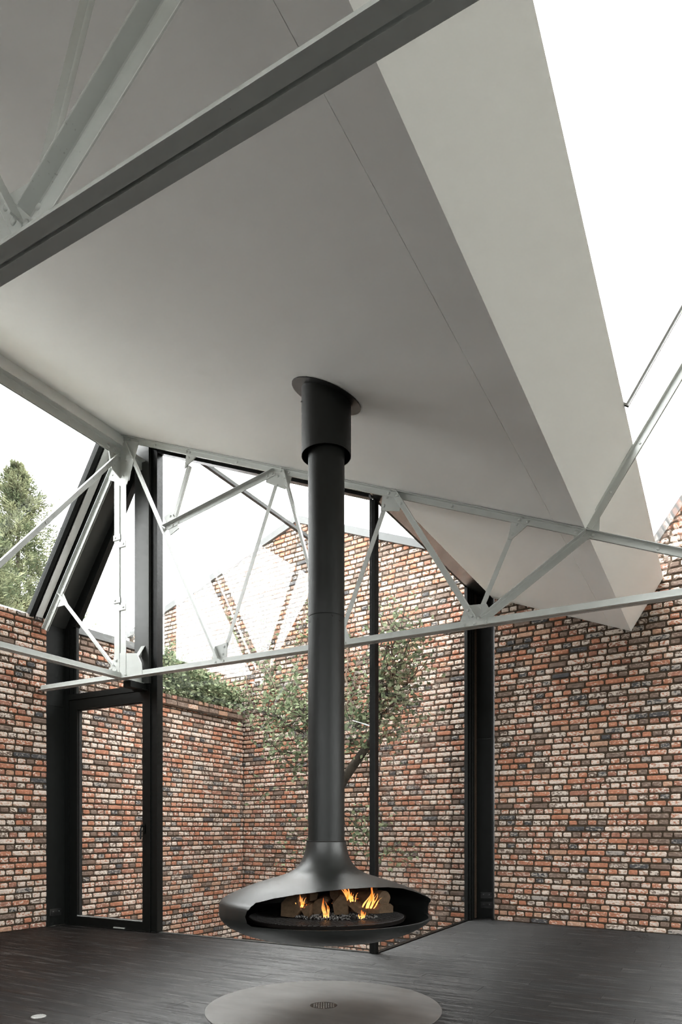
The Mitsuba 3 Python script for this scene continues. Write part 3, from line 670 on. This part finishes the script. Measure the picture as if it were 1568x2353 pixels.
# ------------------------------------------------------------------ hanging fireplace
FC = np.array([-2.040, 3.520, 0.0])
hf = thing('hanging_fireplace', 'black steel hanging fireplace with long flue and open lens-shaped hearth', 'fireplace')
bot = [(0, 0.392), (0.12, 0.394), (0.25, 0.403), (0.38, 0.424), (0.48, 0.452), (0.55, 0.483), (0.598, 0.515), (0.618, 0.540), (0.626, 0.565)]
topp = [(0.626, 0.605), (0.623, 0.625), (0.612, 0.643), (0.585, 0.661), (0.53, 0.688), (0.46, 0.718), (0.39, 0.742), (0.32, 0.763), (0.26, 0.781), (0.215, 0.799), (0.18, 0.823), (0.153, 0.856), (0.136, 0.892), (0.125, 0.93), (0.118, 0.97), (0.116, 0.985)]
def smooth_prof(pts, n):
    from scipy.interpolate import PchipInterpolator
    p = np.array(pts); s = np.r_[0, np.cumsum(np.linalg.norm(np.diff(p, axis=0), axis=1))]
    q = np.linspace(0, s[-1], n); return [(float(a), float(b)) for a, b in zip(PchipInterpolator(s, p[:, 0])(q), PchipInterpolator(s, p[:, 1])(q))]
full = smooth_prof(bot + topp, 90)
solid = to_man(revolve(full + [(0, 0.985)], 160))
inn = [(max(0.0, r - 0.008 - 0.004 * (r > 0.3)), z + (0.010 if z < 0.56 else (-0.006 if z < 0.8 else 0))) for r, z in full]
inn = [(0.0, inn[0][1])] + [(r, z) for r, z in inn[1:] if r > 0.001]
inner = to_man(revolve(inn + [(0, inn[-1][1])], 120))
AZ = math.radians(30)
ad = -FW * math.cos(AZ) + RT * math.sin(AZ)                 # where the opening faces
as_ = RT * math.cos(AZ) + FW * math.sin(AZ)
cut2 = [(-0.570, 0.541), (0.0, 0.541), (0.560, 0.541), (0.580, 0.548), (0.588, 0.562), (0.588, 0.585), (0.580, 0.605), (0.555, 0.624), (0.50, 0.652), (0.40, 0.689), (0.30, 0.715), (0.18, 0.729), (0.05, 0.735), (-0.10, 0.733), (-0.24, 0.723), (-0.36, 0.708), (-0.46, 0.688), (-0.54, 0.664), (-0.570, 0.645), (-0.588, 0.622), (-0.594, 0.592), (-0.588, 0.558)]
cm = trimesh.creation.extrude_polygon(Polygon(cut2), 1.0, engine='earcut')
cm.apply_transform(frame_m(ad * 0.02, as_, UZ, ad))
if cm.volume < 0: cm.invert()
shell = (solid - inner) - to_man(cm)
sm = from_man(shell); sm.apply_translation(FC)
sm.merge_vertices()
obj('hood', sm, 'm_stove', hf, smooth=32)
obj('hood_seam', revolve([(0.1165, 0.972), (0.1172, 0.974), (0.1172, 0.982), (0.1165, 0.984), (0.10, 0.984), (0.10, 0.972)], 64).apply_translation(FC), 'm_stove_in', hf, smooth=30)
FR = 0.1075
obj('flue', revolve([(0, 0.984), (FR, 0.984), (FR, 2.297), (FR - 0.002, 2.299), (0, 2.299)], 96).apply_translation(FC), 'm_flue', hf, smooth=30)
obj('flue', revolve([(0, 2.299), (FR - 0.002, 2.299), (FR, 2.302), (FR, 3.45), (0, 3.45)], 96).apply_translation(FC), 'm_flue', hf, smooth=30)
for a in (-62, -25, 20, 48, 75, 140, 220):
    c, s = math.cos(math.radians(a)), math.sin(math.radians(a))
    nn = -FW * c + RT * s
    z = 2.262 if a != 20 else 2.282
    add('screw', {**RIV, 'bsdf': {'type': 'ref', 'id': 'm_stove_in'}, 'to_world': T(frame_m(FC + nn * FR + UZ * z, np.cross(UZ, nn) * 0.0045, UZ * 0.0045, nn * 0.003))}, hf)
CR = 0.1465
col = to_man(revolve([(CR - 0.003, 3.255), (CR, 3.255), (CR, 3.9), (CR - 0.003, 3.9)], 96))
cutp = trimesh.creation.box(extents=(3, 3, 1)); cutp.apply_translation((0, 0, 0.5))
vv = cutp.vertices.copy(); vv[:, 2] += ceil_z(FC[0] + vv[:, 0]); cutp.vertices = vv
obj('collar', from_man(col - to_man(cutp)).apply_translation(FC), 'm_flue', hf, smooth=30)
ring = sbox(0, 0, 1, 1)
th = np.linspace(0, 2 * math.pi, 97)[:-1]
rose = Polygon(np.c_[0.205 * np.cos(th), 0.200 * np.sin(th)], [np.c_[(CR - 0.01) * np.cos(th), (CR - 0.01) * np.sin(th)]])
rm = trimesh.creation.extrude_polygon(rose, 1.0, engine='earcut'); v = rm.vertices.copy()
v[:, 2] = ceil_z(FC[0] + v[:, 0]) - 0.0005 - 0.006 * (1 - v[:, 2]); rm.vertices = v
obj('ceiling_rose', rm.apply_translation(FC), 'm_flue', hf)
obj('collar_slot', bx(-0.004, 0.004, -0.001, 0.001, 0, 0.006).apply_transform(frame_m(FC + (-RT * 0.93 - FW * 0.36) * CR + UZ * 3.545, RT * 3, FW, UZ)), 'm_hole', hf)
# inside: fire plate with ribs
rib = []
for k in range(-22, 23):
    s = k * 0.02; L = math.sqrt(max(0.0, 0.455 ** 2 - s * s))
    if L > 0.05: rib.append(bx(-L, L, s - 0.006, s + 0.006, 0.540, 0.5435))
gp = cat([revolve([(0, 0.520), (0.46, 0.520), (0.47, 0.540), (0, 0.540)], 64)] + rib)
gp.apply_transform(frame_m(FC, as_, -ad, UZ))
obj('fire_plate', gp, 'm_grate', hf)

# local frame of the fire: right, away, up
def fp(r, f, z): return FC + RT * r + FW * f + UZ * z
def make_log(label, p0, p1, prof, spin=0.0):
    """A log from its visible end p0 to p1 with cross-section prof (2D), split faces and bark."""
    t = thing('firewood_log', label, 'log', 'split logs burning in the fireplace')
    p0, p1 = np.array(p0), np.array(p1)
    d = p1 - p0; L = np.linalg.norm(d); d /= L
    u = np.cross(d, UZ); u /= np.linalg.norm(u); v = np.cross(u, d)
    c, s = math.cos(spin), math.sin(spin); u, v = u * c + v * s, v * c - u * s
    P = np.array(prof) * 1.12; n = len(P); rings = []
    seed = int(abs(p0[0] * 1e4)) % 97
    for i, q in enumerate(np.linspace(0, 1, 9)):
        sc = 0.90 if i in (0, 8) else 1.0
        cen = p0 + d * L * q
        j = 0.06 * (meshkit.noise(np.c_[P * 60, np.full(n, q * 6)] + seed) - 0.5)
        Q = P * (sc + j[:, None])
        rings.append(cen + Q[:, :1] * u + Q[:, 1:] * v)
    V = np.vstack(rings); F = []
    for i in range(8):
        for k in range(n):
            a, b = i * n + k, i * n + (k + 1) % n
            F += [[a, b, b + n], [a, b + n, a + n]]
    m = trimesh.Trimesh(V, F, process=False)
    obj('bark', m, 'm_logbark', t, smooth=40)
    for e in (0, 8):
        R = rings[e] + (-d if e == 0 else d) * 0.0005
        obj('end_grain', trimesh.Trimesh(np.vstack([R, R.mean(0)]), [[k, (k + 1) % n, n] for k in range(n)], process=False), 'm_logend', t)
    return t
def rnd(r, n=14, a0=0, a1=2 * math.pi, core=False):
    a = np.linspace(a0, a1, n, endpoint=not (a1 - a0 < 6.28) is False)
    P = np.c_[np.cos(a), np.sin(a)] * r
    if a1 - a0 < 6.2: P = np.vstack([P, [[0, 0]]]) - [0.0, 0.0]
    else: P = P[:-1]
    return P - P.mean(0)
Z0 = 0.548
quarter = rnd(0.105, 10, 0.3, 1.9); half = rnd(0.062, 10, 0.2, 3.3); whole = rnd(0.047, 15); wedge = np.array([(-0.035, -0.04), (0.04, -0.045), (0.045, 0.0), (0.03, 0.06), (-0.005, 0.07), (-0.045, 0.02)])
slabp = np.array([(-0.06, -0.022), (0.06, -0.026), (0.062, 0.008), (0.04, 0.024), (-0.045, 0.026), (-0.065, 0.0)])
make_log('large split log with its pale end leaning at the left of the fire', fp(-0.205, -0.16, Z0 + 0.062), fp(-0.09, 0.20, Z0 + 0.075), np.array([(-0.055, -0.055), (0.02, -0.06), (0.062, -0.015), (0.045, 0.055), (-0.005, 0.068), (-0.05, 0.02)]))
make_log('small triangular split log second from the left', fp(-0.118, -0.16, Z0 + 0.036), fp(-0.06, 0.16, Z0 + 0.05), np.array([(-0.038, 0.028), (0.026, 0.034), (0.026, -0.036), (0.004, -0.036)]))
make_log('half-round log in the centre left behind the thin flame', fp(-0.045, -0.10, Z0 + 0.062), fp(0.00, 0.24, Z0 + 0.07), half, 0.8)
make_log('dark log lying on top of the half-round log', fp(-0.075, -0.08, Z0 + 0.118), fp(-0.19, 0.20, Z0 + 0.12), np.array([(-0.02, -0.03), (0.022, -0.03), (0.03, 0.012), (0.012, 0.035), (-0.02, 0.02)]))
make_log('round log on top of the pile, near the middle', fp(0.062, -0.10, Z0 + 0.135), fp(0.18, 0.20, Z0 + 0.115), whole)
make_log('upright wedge of split log right of the middle', fp(0.085, -0.13, Z0 + 0.055), fp(0.10, 0.20, Z0 + 0.065), wedge)
make_log('charred plank-like log sloping down to the front', fp(0.135, -0.05, Z0 + 0.095), fp(0.215, -0.16, Z0 + 0.03), slabp * 0.8, 0.5)
make_log('round log with a pale end at the upper right of the fire', fp(0.335, -0.13, Z0 + 0.108), fp(0.14, 0.10, Z0 + 0.085), whole * 0.95)
make_log('split log lying flat at the lower right of the fire', fp(0.345, -0.14, Z0 + 0.05), fp(0.175, 0.02, Z0 + 0.045), slabp * 1.02)
make_log('charred log standing at the back of the fire', fp(0.05, 0.12, Z0 + 0.11), fp(0.30, 0.16, Z0 + 0.12), rnd(0.066, 15))
# ash and embers
ap = []
ar = np.random.default_rng(5)
for i in range(420):
    a, q = ar.uniform(0, 2 * math.pi), ar.uniform(0, 1) ** 0.5
    r, f = 0.06 + 0.24 * q * math.cos(a), -0.12 + 0.13 * q * math.sin(a)
    s = ar.uniform(0.004, 0.011)
    m = trimesh.creation.icosphere(subdivisions=0, radius=s); m.vertices *= ar.uniform(0.6, 1.2, m.vertices.shape)
    m.apply_translation(fp(r, f, Z0 + s * 0.4 + 0.012 * (1 - q) * ar.random())); ap.append(m)
k = obj('ash_bed', cat(ap), 'm_ash'); tag(k, 'pale grey ash and cinders spread under the logs', 'ash', kind='stuff')
cc = trimesh.creation.icosphere(subdivisions=1, radius=0.016); cc.vertices *= ar.uniform(0.7, 1.2, cc.vertices.shape); cc.apply_translation(fp(0.155, -0.255, Z0 + 0.012))
tag(obj('charcoal_lump', cc, 'm_stove_in'), 'black lump of charcoal on the ash below the sloping log', 'charcoal')

# flames: thin twisting tongues that give off light
FIRE = 0.10
def flame_fn_for(z0, z1):
    def fn(p, n, uv):
        t = dr.clip((p.z - z0) / (z1 - z0), 0, 1)
        g = noise(p.x * 70, p.y * 70, p.z * 40)
        c = mix(mi.Color3f(1.0, 0.44, 0.12), mi.Color3f(0.75, 0.11, 0.012), dr.clip(t * 1.1 + (g - 0.5) * 1.8, 0, 1))
        return c * (0.25 + 1.5 * g) * FIRE * (1.1 - 0.75 * t)
    return fn
scene['m_flame_body'] = {'type': 'diffuse', 'reflectance': rgb([0.02, 0.01, 0.0])}
def flame_mesh(base, h, w, lean, seed):
    n, rings = 8, 14
    V, F = [], []
    for i in range(rings):
        t = i / (rings - 1)
        rad = w * (0.35 + 1.5 * t) * (1 - t) ** 0.8 + 0.0008
        rad = w * (math.sin(math.pi * min(1, (t * 0.75 + 0.18))) ** 1.3) * (1 - t) ** 0.45 + 0.0006
        off = RT * (lean * t + 0.22 * h * math.sin(4.2 * t + seed) * t * 0.5) + FW * 0.012 * math.sin(5 * t + seed * 2)
        c = np.array(base) + UZ * h * t + off
        for k in range(n):
            a = 2 * math.pi * k / n
            V.append(c + RT * rad * math.cos(a) + FW * rad * 0.45 * math.sin(a))
    for i in range(rings - 1):
        for k in range(n):
            a, b = i * n + k, i * n + (k + 1) % n
            F += [[a, b, b + n], [a, b + n, a + n]]
    V += [np.array(base) - UZ * 0.002]; F += [[len(V) - 1, (k + 1) % n, k] for k in range(n)]
    m = trimesh.Trimesh(np.array(V), F, process=False)
    return m
FL = [('broad orange flame at the left of the fire', -0.150, -0.16, 0.060, [(0.000, 0.075, 0.014, 0.012, 0.3), (0.016, 0.055, 0.008, 0.005, 2.2), (-0.014, 0.05, 0.007, -0.008, 1.2)]),
      ('thin S-shaped flame in the middle of the fire', 0.003, -0.20, 0.004, [(0.000, 0.115, 0.013, -0.028, 3.6), (-0.012, 0.055, 0.008, 0.00, 1.0), (0.014, 0.07, 0.007, -0.005, 5.0)]),
      ('tall bright flame reaching up beside the round log', 0.128, -0.13, 0.082, [(0.004, 0.118, 0.017, -0.035, 0.4), (0.026, 0.06, 0.009, -0.005, 2.0)]),
      ('leaning bright flame at the right of the fire', 0.232, -0.17, 0.055, [(0.000, 0.125, 0.016, 0.045, 0.2), (0.022, 0.085, 0.010, 0.032, 1.1), (0.010, 0.15, 0.007, 0.030, 0.5)]),
      ('small low flame at the foot of the right-hand logs', 0.205, -0.21, 0.002, [(0.000, 0.050, 0.013, 0.004, 0.7), (-0.016, 0.025, 0.006, 0.0, 2.0), (0.012, 0.036, 0.006, 0.004, 4.0)])]
for lab, r, f, z, tongues in FL:
    t = thing('flame', lab, 'flame', 'flames of the log fire')
    fn = flame_fn_for(Z0 + z, Z0 + z + max(q[1] for q in tongues))
    frg = np.random.default_rng(int(1000 * abs(r)) + 3)
    extra = [(q[0] + frg.normal() * q[2] * 0.9, q[1] * frg.uniform(0.45, 1.0), q[2] * frg.uniform(0.25, 0.5), q[3] + frg.normal() * 0.012, frg.uniform(0, 6)) for q in tongues[:2] for _ in range(2)]
    for dr_, h, w, lean, seed in [(a, b, c * 0.8, d, e) for a, b, c, d, e in tongues] + extra:
        m = flame_mesh(fp(r + dr_, f, Z0 + z), h, w, lean, seed)
        obj('tongue', m, 'm_flame_body', t, smooth=True, uv=np.c_[np.tile(np.arange(8) / 8, 15)[:len(m.vertices)], np.linspace(0, 1, len(m.vertices))], emitter={'type': 'area', 'radiance': mikit.proc(fn)})
ek = np.random.default_rng(8)
em = []
for i in range(150):
    if i < 100: p = fp(0.09 + ek.normal() * 0.05 + 0.06, -0.02 + ek.normal() * 0.03, Z0 + 0.085 + ek.normal() * 0.018)
    else: p = fp(-0.15 + ek.normal() * 0.02, -0.16, Z0 + 0.07 + ek.normal() * 0.015)
    m = trimesh.creation.icosphere(subdivisions=0, radius=ek.uniform(0.0012, 0.0032)); m.apply_translation(p); em.append(m)
k = obj('glowing_embers', cat(em), 'm_flame_body', emitter={'type': 'area', 'radiance': rgb([0.05, 0.008, 0.001])})
tag(k, 'orange glowing embers on the burning logs', 'embers', kind='stuff')

# ------------------------------------------------------------------ things on the floor and on the linings
HC = np.array([-2.05, 3.508, 0.0])
hp = thing('hearth_plate', 'round grey steel floor plate beneath the hanging fireplace', 'hearth plate')
obj('plate', revolve([(0.080, 0.002), (0.690, 0.0005), (0.692, 0.003), (0.690, 0.0055), (0.55, 0.0085), (0.30, 0.0115), (0.085, 0.0125), (0.080, 0.0115)], 160).apply_translation(HC), 'm_hearth', hp, smooth=25)
vg = Polygon(np.c_[0.0795 * np.cos(th), 0.0795 * np.sin(th)])
vm = trimesh.creation.extrude_polygon(vg, 0.003, engine='earcut'); vm.apply_translation(HC + [0, 0, 0.0085])
k = obj('vent_grille', vm, 'm_socket', hp); tag(k, 'black perforated air vent')
pin = [trimesh.creation.cylinder(0.0026, 0.0008, sections=8).apply_translation(HC + [0.0165 * (i + 0.5 * (j % 2)), 0.0143 * j, 0.0118]) for i in range(-5, 6) for j in range(-5, 6) if math.hypot(0.0165 * (i + 0.5 * (j % 2)), 0.0143 * j) < 0.071]
k = obj('vent_studs', cat(pin), 'm_alu', hp); tag(k, 'rows of small pale dots on the vent')
LS = np.array([-3.349, 2.559, 0.0])
fs = thing('floor_socket', 'small white round socket lid set in the floor, lower left', 'floor socket')
obj('ring', revolve([(0.032, 0), (0.040, 0), (0.040, 0.002), (0.038, 0.0035), (0.033, 0.0035), (0.032, 0.002)], 48).apply_translation(LS), 'm_alu', fs, smooth=30)
obj('lid', revolve([(0, 0.0005), (0.0315, 0.0005), (0.0315, 0.003), (0.030, 0.0038), (0, 0.0040)], 48).apply_translation(LS), 'm_white', fs, smooth=30)
def socket(label, o, u, n, double=True):
    """A double wall socket, black on black, centred at o."""
    t = thing('power_socket', label, 'socket', 'black double wall sockets')
    o, u, n = np.array(o, float), np.array(u, float), np.array(n, float)
    M = frame_m(o, u, UZ, n)
    obj('cover_plate', cbx(-0.075, 0.075, -0.04, 0.04, 0, 0.008, 0.003).apply_transform(M), 'm_socket', t)
    for s in (-0.036, 0.036):
        r = revolve([(0.0195, 0.0075), (0.0235, 0.0075), (0.0235, 0.0105), (0.0195, 0.0105)], 32); r.apply_transform(frame_m([s, 0, 0], [1, 0, 0], [0, 1, 0], [0, 0, 1]))
        obj('rim', r.apply_transform(M), 'm_socket', t, smooth=30)
        h = cat([trimesh.creation.cylinder(0.0025, 0.001, sections=10).apply_translation((s + q, 0, 0.0087)) for q in (-0.0095, 0.0095)])
        obj('contact_holes', h.apply_transform(M), 'm_hole', t)
        obj('earth_pin', trimesh.creation.cylinder(0.0024, 0.012, sections=10).apply_translation((s, 0.010, 0.013)).apply_transform(M), 'm_alu', t)
nLp = nL
socket('black double socket low on the lining beside the glass door', oL + dL * (uL(5.08)) + UZ * 0.145 - nL * 0.018, dL, nL)
socket('black double socket on the right lining, upper of the two', (-2.408, 7.93, 0.275), (1, 0, 0), (0, -1, 0))
socket('black double socket on the right lining, lower of the two', (-2.408, 7.93, 0.160), (1, 0, 0), (0, -1, 0))

# ------------------------------------------------------------------ outside
g = trimesh.creation.box(extents=(80, 80, 0.2)); g.apply_translation((0, 10, -1.05))
tag(obj('ground', g, 'm_earth'), 'bare ground around the building', kind='structure')
brm = sweep([(-0.02, -0.02), (0.02, -0.02), (0.02, 0.02), (-0.02, 0.02)], [-4.55, 5.31, 4.735], [-4.55, yR(-4.55) + 0.02, 4.735], [1, 0, 0], [0, 0, 1])
tag(obj('tie_bar', brm, 'm_panel'), 'thin dark steel bar from the roof edge to the gable outside', 'steel bar')

LEAF = trimesh.Trimesh([[0, 0, 0], [0.35, 0.5, 0.06], [0, 1, -0.06], [-0.35, 0.5, 0.06], [0, 0.5, 0.0]], [[0, 1, 4], [1, 2, 4], [2, 3, 4], [3, 0, 4]], process=False)
def leaves(P, size, r, droop=0.2, up=0.3):
    """One mesh with a leaf at every point of P."""
    P = np.asarray(P, float); n = len(P)
    d = r.normal(size=(n, 3)); d[:, 2] = d[:, 2] * 0.6 + up - droop; d /= np.linalg.norm(d, axis=1, keepdims=True)
    w = r.normal(size=(n, 3)) + [0, 0, 0.9]; w -= (w * d).sum(1, keepdims=True) * d; w /= np.linalg.norm(w, axis=1, keepdims=True)
    u = np.cross(d, w); s = size * r.uniform(0.65, 1.25, (n, 1))
    L = np.asarray(LEAF.vertices)
    V = P[:, None] + s[:, None] * (L[None, :, 0:1] * u[:, None] + L[None, :, 1:2] * d[:, None] + L[None, :, 2:3] * w[:, None])
    F = np.asarray(LEAF.faces)[None] + (np.arange(n) * len(L))[:, None, None]
    return trimesh.Trimesh(V.reshape(-1, 3), F.reshape(-1, 3), process=False)
def wander(p0, p1, r, n=8, amp=0.05):
    p0, p1 = np.array(p0, float), np.array(p1, float)
    t = np.linspace(0, 1, n)[:, None]; off = np.cumsum(r.normal(size=(n, 3)), axis=0) * amp / math.sqrt(n)
    off -= t * off[-1] + (1 - t) * off[0]
    return p0 + (p1 - p0) * t + off

# the tree in the patio
tr = np.random.default_rng(21)
pt = thing('patio_tree', 'evergreen tree with leaning trunk in the patio behind the flue', 'tree')
trunk = [(-4.35, 7.25, -0.95), (-4.30, 7.22, -0.1), (-4.22, 7.15, 0.8), (-4.02, 7.08, 1.35), (-3.83, 7.0, 1.62), (-3.66, 7.0, 1.83), (-3.50, 7.02, 2.03), (-3.42, 7.05, 2.35), (-3.38, 7.08, 2.75), (-3.30, 7.1, 3.2)]
obj('trunk', tube(trunk, [0.09, 0.085, 0.07, 0.06, 0.055, 0.05, 0.045, 0.036, 0.026, 0.012], 10), 'm_bark', pt, smooth=True)
LP = []
def limb(p0, p1, r0, twigs, spread, nl, cl=0.09, n=8):
    pts = wander(p0, p1, tr, n, 0.10)
    obj('branch', tube(pts, np.linspace(r0, r0 * 0.25, n), 6), 'm_bark', pt, smooth=True)
    tw = []
    for _ in range(twigs):
        q = tr.uniform(0.25, 1.0); b = pts[int(q * (n - 1))]
        e = b + tr.normal(size=3) * spread * [1, 0.7, 1] + [0, 0, 0.25 * spread]
        tp = wander(b, e, tr, 5, 0.05); tw.append(tube(tp, np.linspace(r0 * 0.28, 0.0015, 5), 4, cap=False))
        k = max(3, int(nl * 0.75))
        c = tp[tr.integers(1, 5, k)] + tr.normal(size=(k, 3)) * cl
        LP.append(c)
    if tw: obj('twigs', cat(tw), 'm_bark', pt)
# crown to the right of the corner post
limb((-3.40, 7.05, 2.40), (-3.05, 7.05, 3.60), 0.018, 26, 0.16, 11)
limb((-3.38, 7.05, 2.55), (-2.82, 6.95, 3.25), 0.016, 26, 0.16, 11)
limb((-3.42, 7.02, 2.30), (-2.86, 6.90, 2.80), 0.018, 30, 0.18, 12)
limb((-3.42, 7.02, 2.20), (-2.95, 6.85, 2.45), 0.016, 26, 0.16, 12)
limb((-3.46, 7.02, 2.12), (-3.00, 6.80, 2.15), 0.014, 14, 0.14, 10)
limb((-3.40, 7.05, 2.60), (-3.25, 7.15, 3.45), 0.016, 16, 0.15, 11)
limb((-3.42, 7.02, 2.25), (-3.75, 6.95, 2.20), 0.015, 18, 0.16, 11)
limb((-3.46, 7.02, 2.10), (-3.85, 6.95, 1.95), 0.012, 12, 0.14, 10)
limb((-3.42, 7.05, 2.3), (-3.78, 7.1, 2.45), 0.012, 12, 0.16, 11)
# boughs to the left of the flue
limb((-3.95, 7.05, 1.85), (-5.15, 7.25, 2.52), 0.026, 26, 0.18, 11, n=10)
limb((-4.20, 7.10, 2.05), (-4.60, 7.3, 2.72), 0.022, 22, 0.17, 11)
limb((-4.15, 7.10, 1.95), (-5.05, 7.05, 2.20), 0.014, 20, 0.16, 10)
limb((-4.55, 7.2, 2.25), (-5.60, 7.5, 2.80), 0.014, 30, 0.2, 12)
limb((-4.30, 7.15, 2.35), (-5.20, 7.55, 2.95), 0.012, 30, 0.2, 12)
limb((-4.25, 7.10, 1.85), (-4.95, 7.0, 1.88), 0.010, 12, 0.14, 9)
# sparse low sprays
limb((-4.02, 7.05, 1.52), (-5.10, 6.9, 1.62), 0.010, 10, 0.12, 4, 0.05)
limb((-4.15, 7.1, 1.10), (-4.72, 6.95, 1.05), 0.007, 9, 0.12, 5, 0.05)
limb((-4.18, 7.1, 0.85), (-4.95, 6.9, 0.68), 0.006, 9, 0.11, 4, 0.05)
limb((-3.95, 7.05, 1.35), (-3.35, 6.9, 1.10), 0.008, 10, 0.12, 6, 0.05)
limb((-3.95, 7.05, 1.25), (-2.85, 6.7, 0.72), 0.008, 18, 0.13, 7, 0.05)
limb((-3.85, 7.05, 1.15), (-3.45, 6.9, 0.62), 0.006, 10, 0.12, 6, 0.05)
k = obj('foliage', leaves(np.vstack(LP), 0.068, tr), 'm_leaf', pt); tag(k, kind='stuff')

# ivy over the low wall and on the gable
iv = np.random.default_rng(22)
ivy = thing('ivy_hedge', 'bushy ivy spilling over the low patio wall on the left', 'ivy')
n = 5200
yy = iv.uniform(6.5, 8.15, n); tt = iv.random(n)
hgt = np.interp(yy, [6.5, 7.0, 7.6, 8.15], [0.52, 0.55, 0.40, 0.26])
P = np.c_[xL(yy) - 0.12 + iv.normal(size=n) * 0.13, yy, 2.80 + hgt * tt * (0.75 + 0.5 * meshkit.noise(np.c_[yy * 5, tt, yy * 0]))]
k = obj('foliage', leaves(P, 0.06, iv), 'm_leaf', ivy); tag(k, kind='stuff')
st = [tube(wander((xL(y0) - 0.12, y0, 2.78), (xL(y0) - 0.10, y0 + 0.15, 3.15), iv, 6, 0.06), np.linspace(0.012, 0.003, 6), 5) for y0 in np.arange(6.6, 8.0, 0.18)]
obj('stems', cat(st), 'm_bark', ivy)
cl = thing('climbing_ivy', 'half-bare climbing ivy with leafy strands on the gable wall', 'ivy')
on = lambda x, z, o=0.03: np.array([x, yR(x), z]) + nR * o
strands = [((-6.0, 2.9), (-6.6, 4.55), 120), ((-5.7, 2.9), (-5.75, 4.2), 200), ((-5.3, 2.8), (-5.05, 3.9), 160), ((-4.75, 2.7), (-4.95, 4.3), 420), ((-4.6, 2.7), (-4.75, 3.9), 260),
           ((-7.2, 3.0), (-7.7, 4.2), 260), ((-6.9, 3.0), (-7.3, 4.3), 90), ((-4.35, 2.6), (-4.05, 3.5), 60), ((-5.5, 3.0), (-6.2, 4.0), 80), ((-4.2, 2.5), (-4.35, 4.0), 60)]
LV = []
for (x0, z0), (x1, z1), nl in strands:
    pts = np.array([on(a, b, 0.03) for a, b in zip(np.linspace(x0, x1, 9) + iv.normal(size=9) * 0.05, np.linspace(z0, z1, 9))])
    obj('stem', tube(pts, np.linspace(0.014, 0.004, 9), 5), 'm_vine', cl)
    tw = []
    for _ in range(24):
        b = pts[iv.integers(1, 9)]; a = iv.normal(size=2) * [0.30, 0.18] + [0, 0.08]
        e = b + dR * a[0] + UZ * a[1]; c = wander(b, e, iv, 5, 0.04); tw.append(tube(c, np.linspace(0.005, 0.0015, 5), 4, cap=False))
        if iv.random() < 0.8:
            c2 = wander(c[3], c[3] + dR * iv.normal() * 0.15 + UZ * iv.normal() * 0.12, iv, 4, 0.02); tw.append(tube(c2, np.linspace(0.003, 0.001, 4), 4, cap=False))
    obj('twigs', cat(tw), 'm_vine', cl)
    q = iv.uniform(0, 1, nl) ** 1.3
    cpt = np.array([pts[int(a * 8)] for a in q]) + iv.normal(size=(nl, 3)) * [0.05, 0.03, 0.07] + nR * 0.03
    LV.append(cpt)
k = obj('foliage', leaves(np.vstack(LV), 0.058, iv), 'm_leaf', cl); tag(k, kind='stuff')

# conifers beyond the left wall
def conifer(label, base, h, rad, seed, nb):
    r = np.random.default_rng(seed)
    t = thing('conifer', label, 'conifer', 'conifers beyond the left wall')
    base = np.array(base, float)
    obj('trunk', tube([base, base + UZ * h * 0.5, base + UZ * h * 0.97], [0.16, 0.10, 0.015], 8), 'm_bark', t)
    V, F, nv = [], [], 0
    for i in range(nb):
        q = r.random() ** 0.85
        z = h * (0.12 + 0.88 * q); R = rad * (1 - q) ** 0.75 * r.uniform(0.30, 1.30) + 0.08
        a = r.uniform(0, 2 * math.pi); d = np.array([math.cos(a), math.sin(a), 0.35 + 0.25 * r.normal()])
        tip = base + UZ * z + d * R
        root = base + UZ * (z - 0.05 * R)
        ax = (tip - root); L = np.linalg.norm(ax); ax = ax / L
        m = 110
        q1 = r.uniform(0.25, 1.0, (m, 1))
        sd_ = np.cross(ax, UZ); sd_ /= np.linalg.norm(sd_) + 1e-9
        lat = r.normal(size=(m, 1)) * 0.16 * L * (1.1 - q1)
        C = root + ax * q1 * L + sd_ * lat + UZ * (r.normal(size=(m, 1)) * 0.05 - 0.06 * np.abs(lat))
        dd = ax * 0.9 + sd_ * np.sign(lat) * 0.8 + r.normal(size=(m, 3)) * 0.28 + [0, 0, 0.12]; dd /= np.linalg.norm(dd, axis=1, keepdims=True)
        w = np.cross(dd, r.normal(size=(m, 3))); w /= np.linalg.norm(w, axis=1, keepdims=True)
        ln = r.uniform(0.04, 0.12, (m, 1)); wd = ln * 0.14
        q4 = np.stack([C, C + dd * ln * 0.5 + w * wd, C + dd * ln, C + dd * ln * 0.5 - w * wd], 1)
        V.append(q4.reshape(-1, 3)); F.append(np.array([[0, 1, 2], [0, 2, 3]])[None] + nv + (np.arange(m) * 4)[:, None, None]); nv += 4 * m
    k = obj('foliage', trimesh.Trimesh(np.vstack(V), np.vstack([f.reshape(-1, 3) for f in F]), process=False), 'm_conifer', t); tag(k, kind='stuff')
conifer('tall conifer behind the left glazing, its tip against the sky', (-15.3, 11.1, -0.95), 11.0, 2.7, 31, 1000)
conifer('lower bushy conifer behind the left glazing, next to the frame', (-11.9, 7.85, -0.95), 7.6, 2.0, 32, 900)
conifer('conifer farther left beyond the glazing, out of view', (-10.9, 4.0, -0.95), 8.4, 1.8, 33, 500)
conifer('conifer farthest left beyond the glazing, out of view', (-10.7, 0.9, -0.95), 8.0, 1.8, 34, 500)
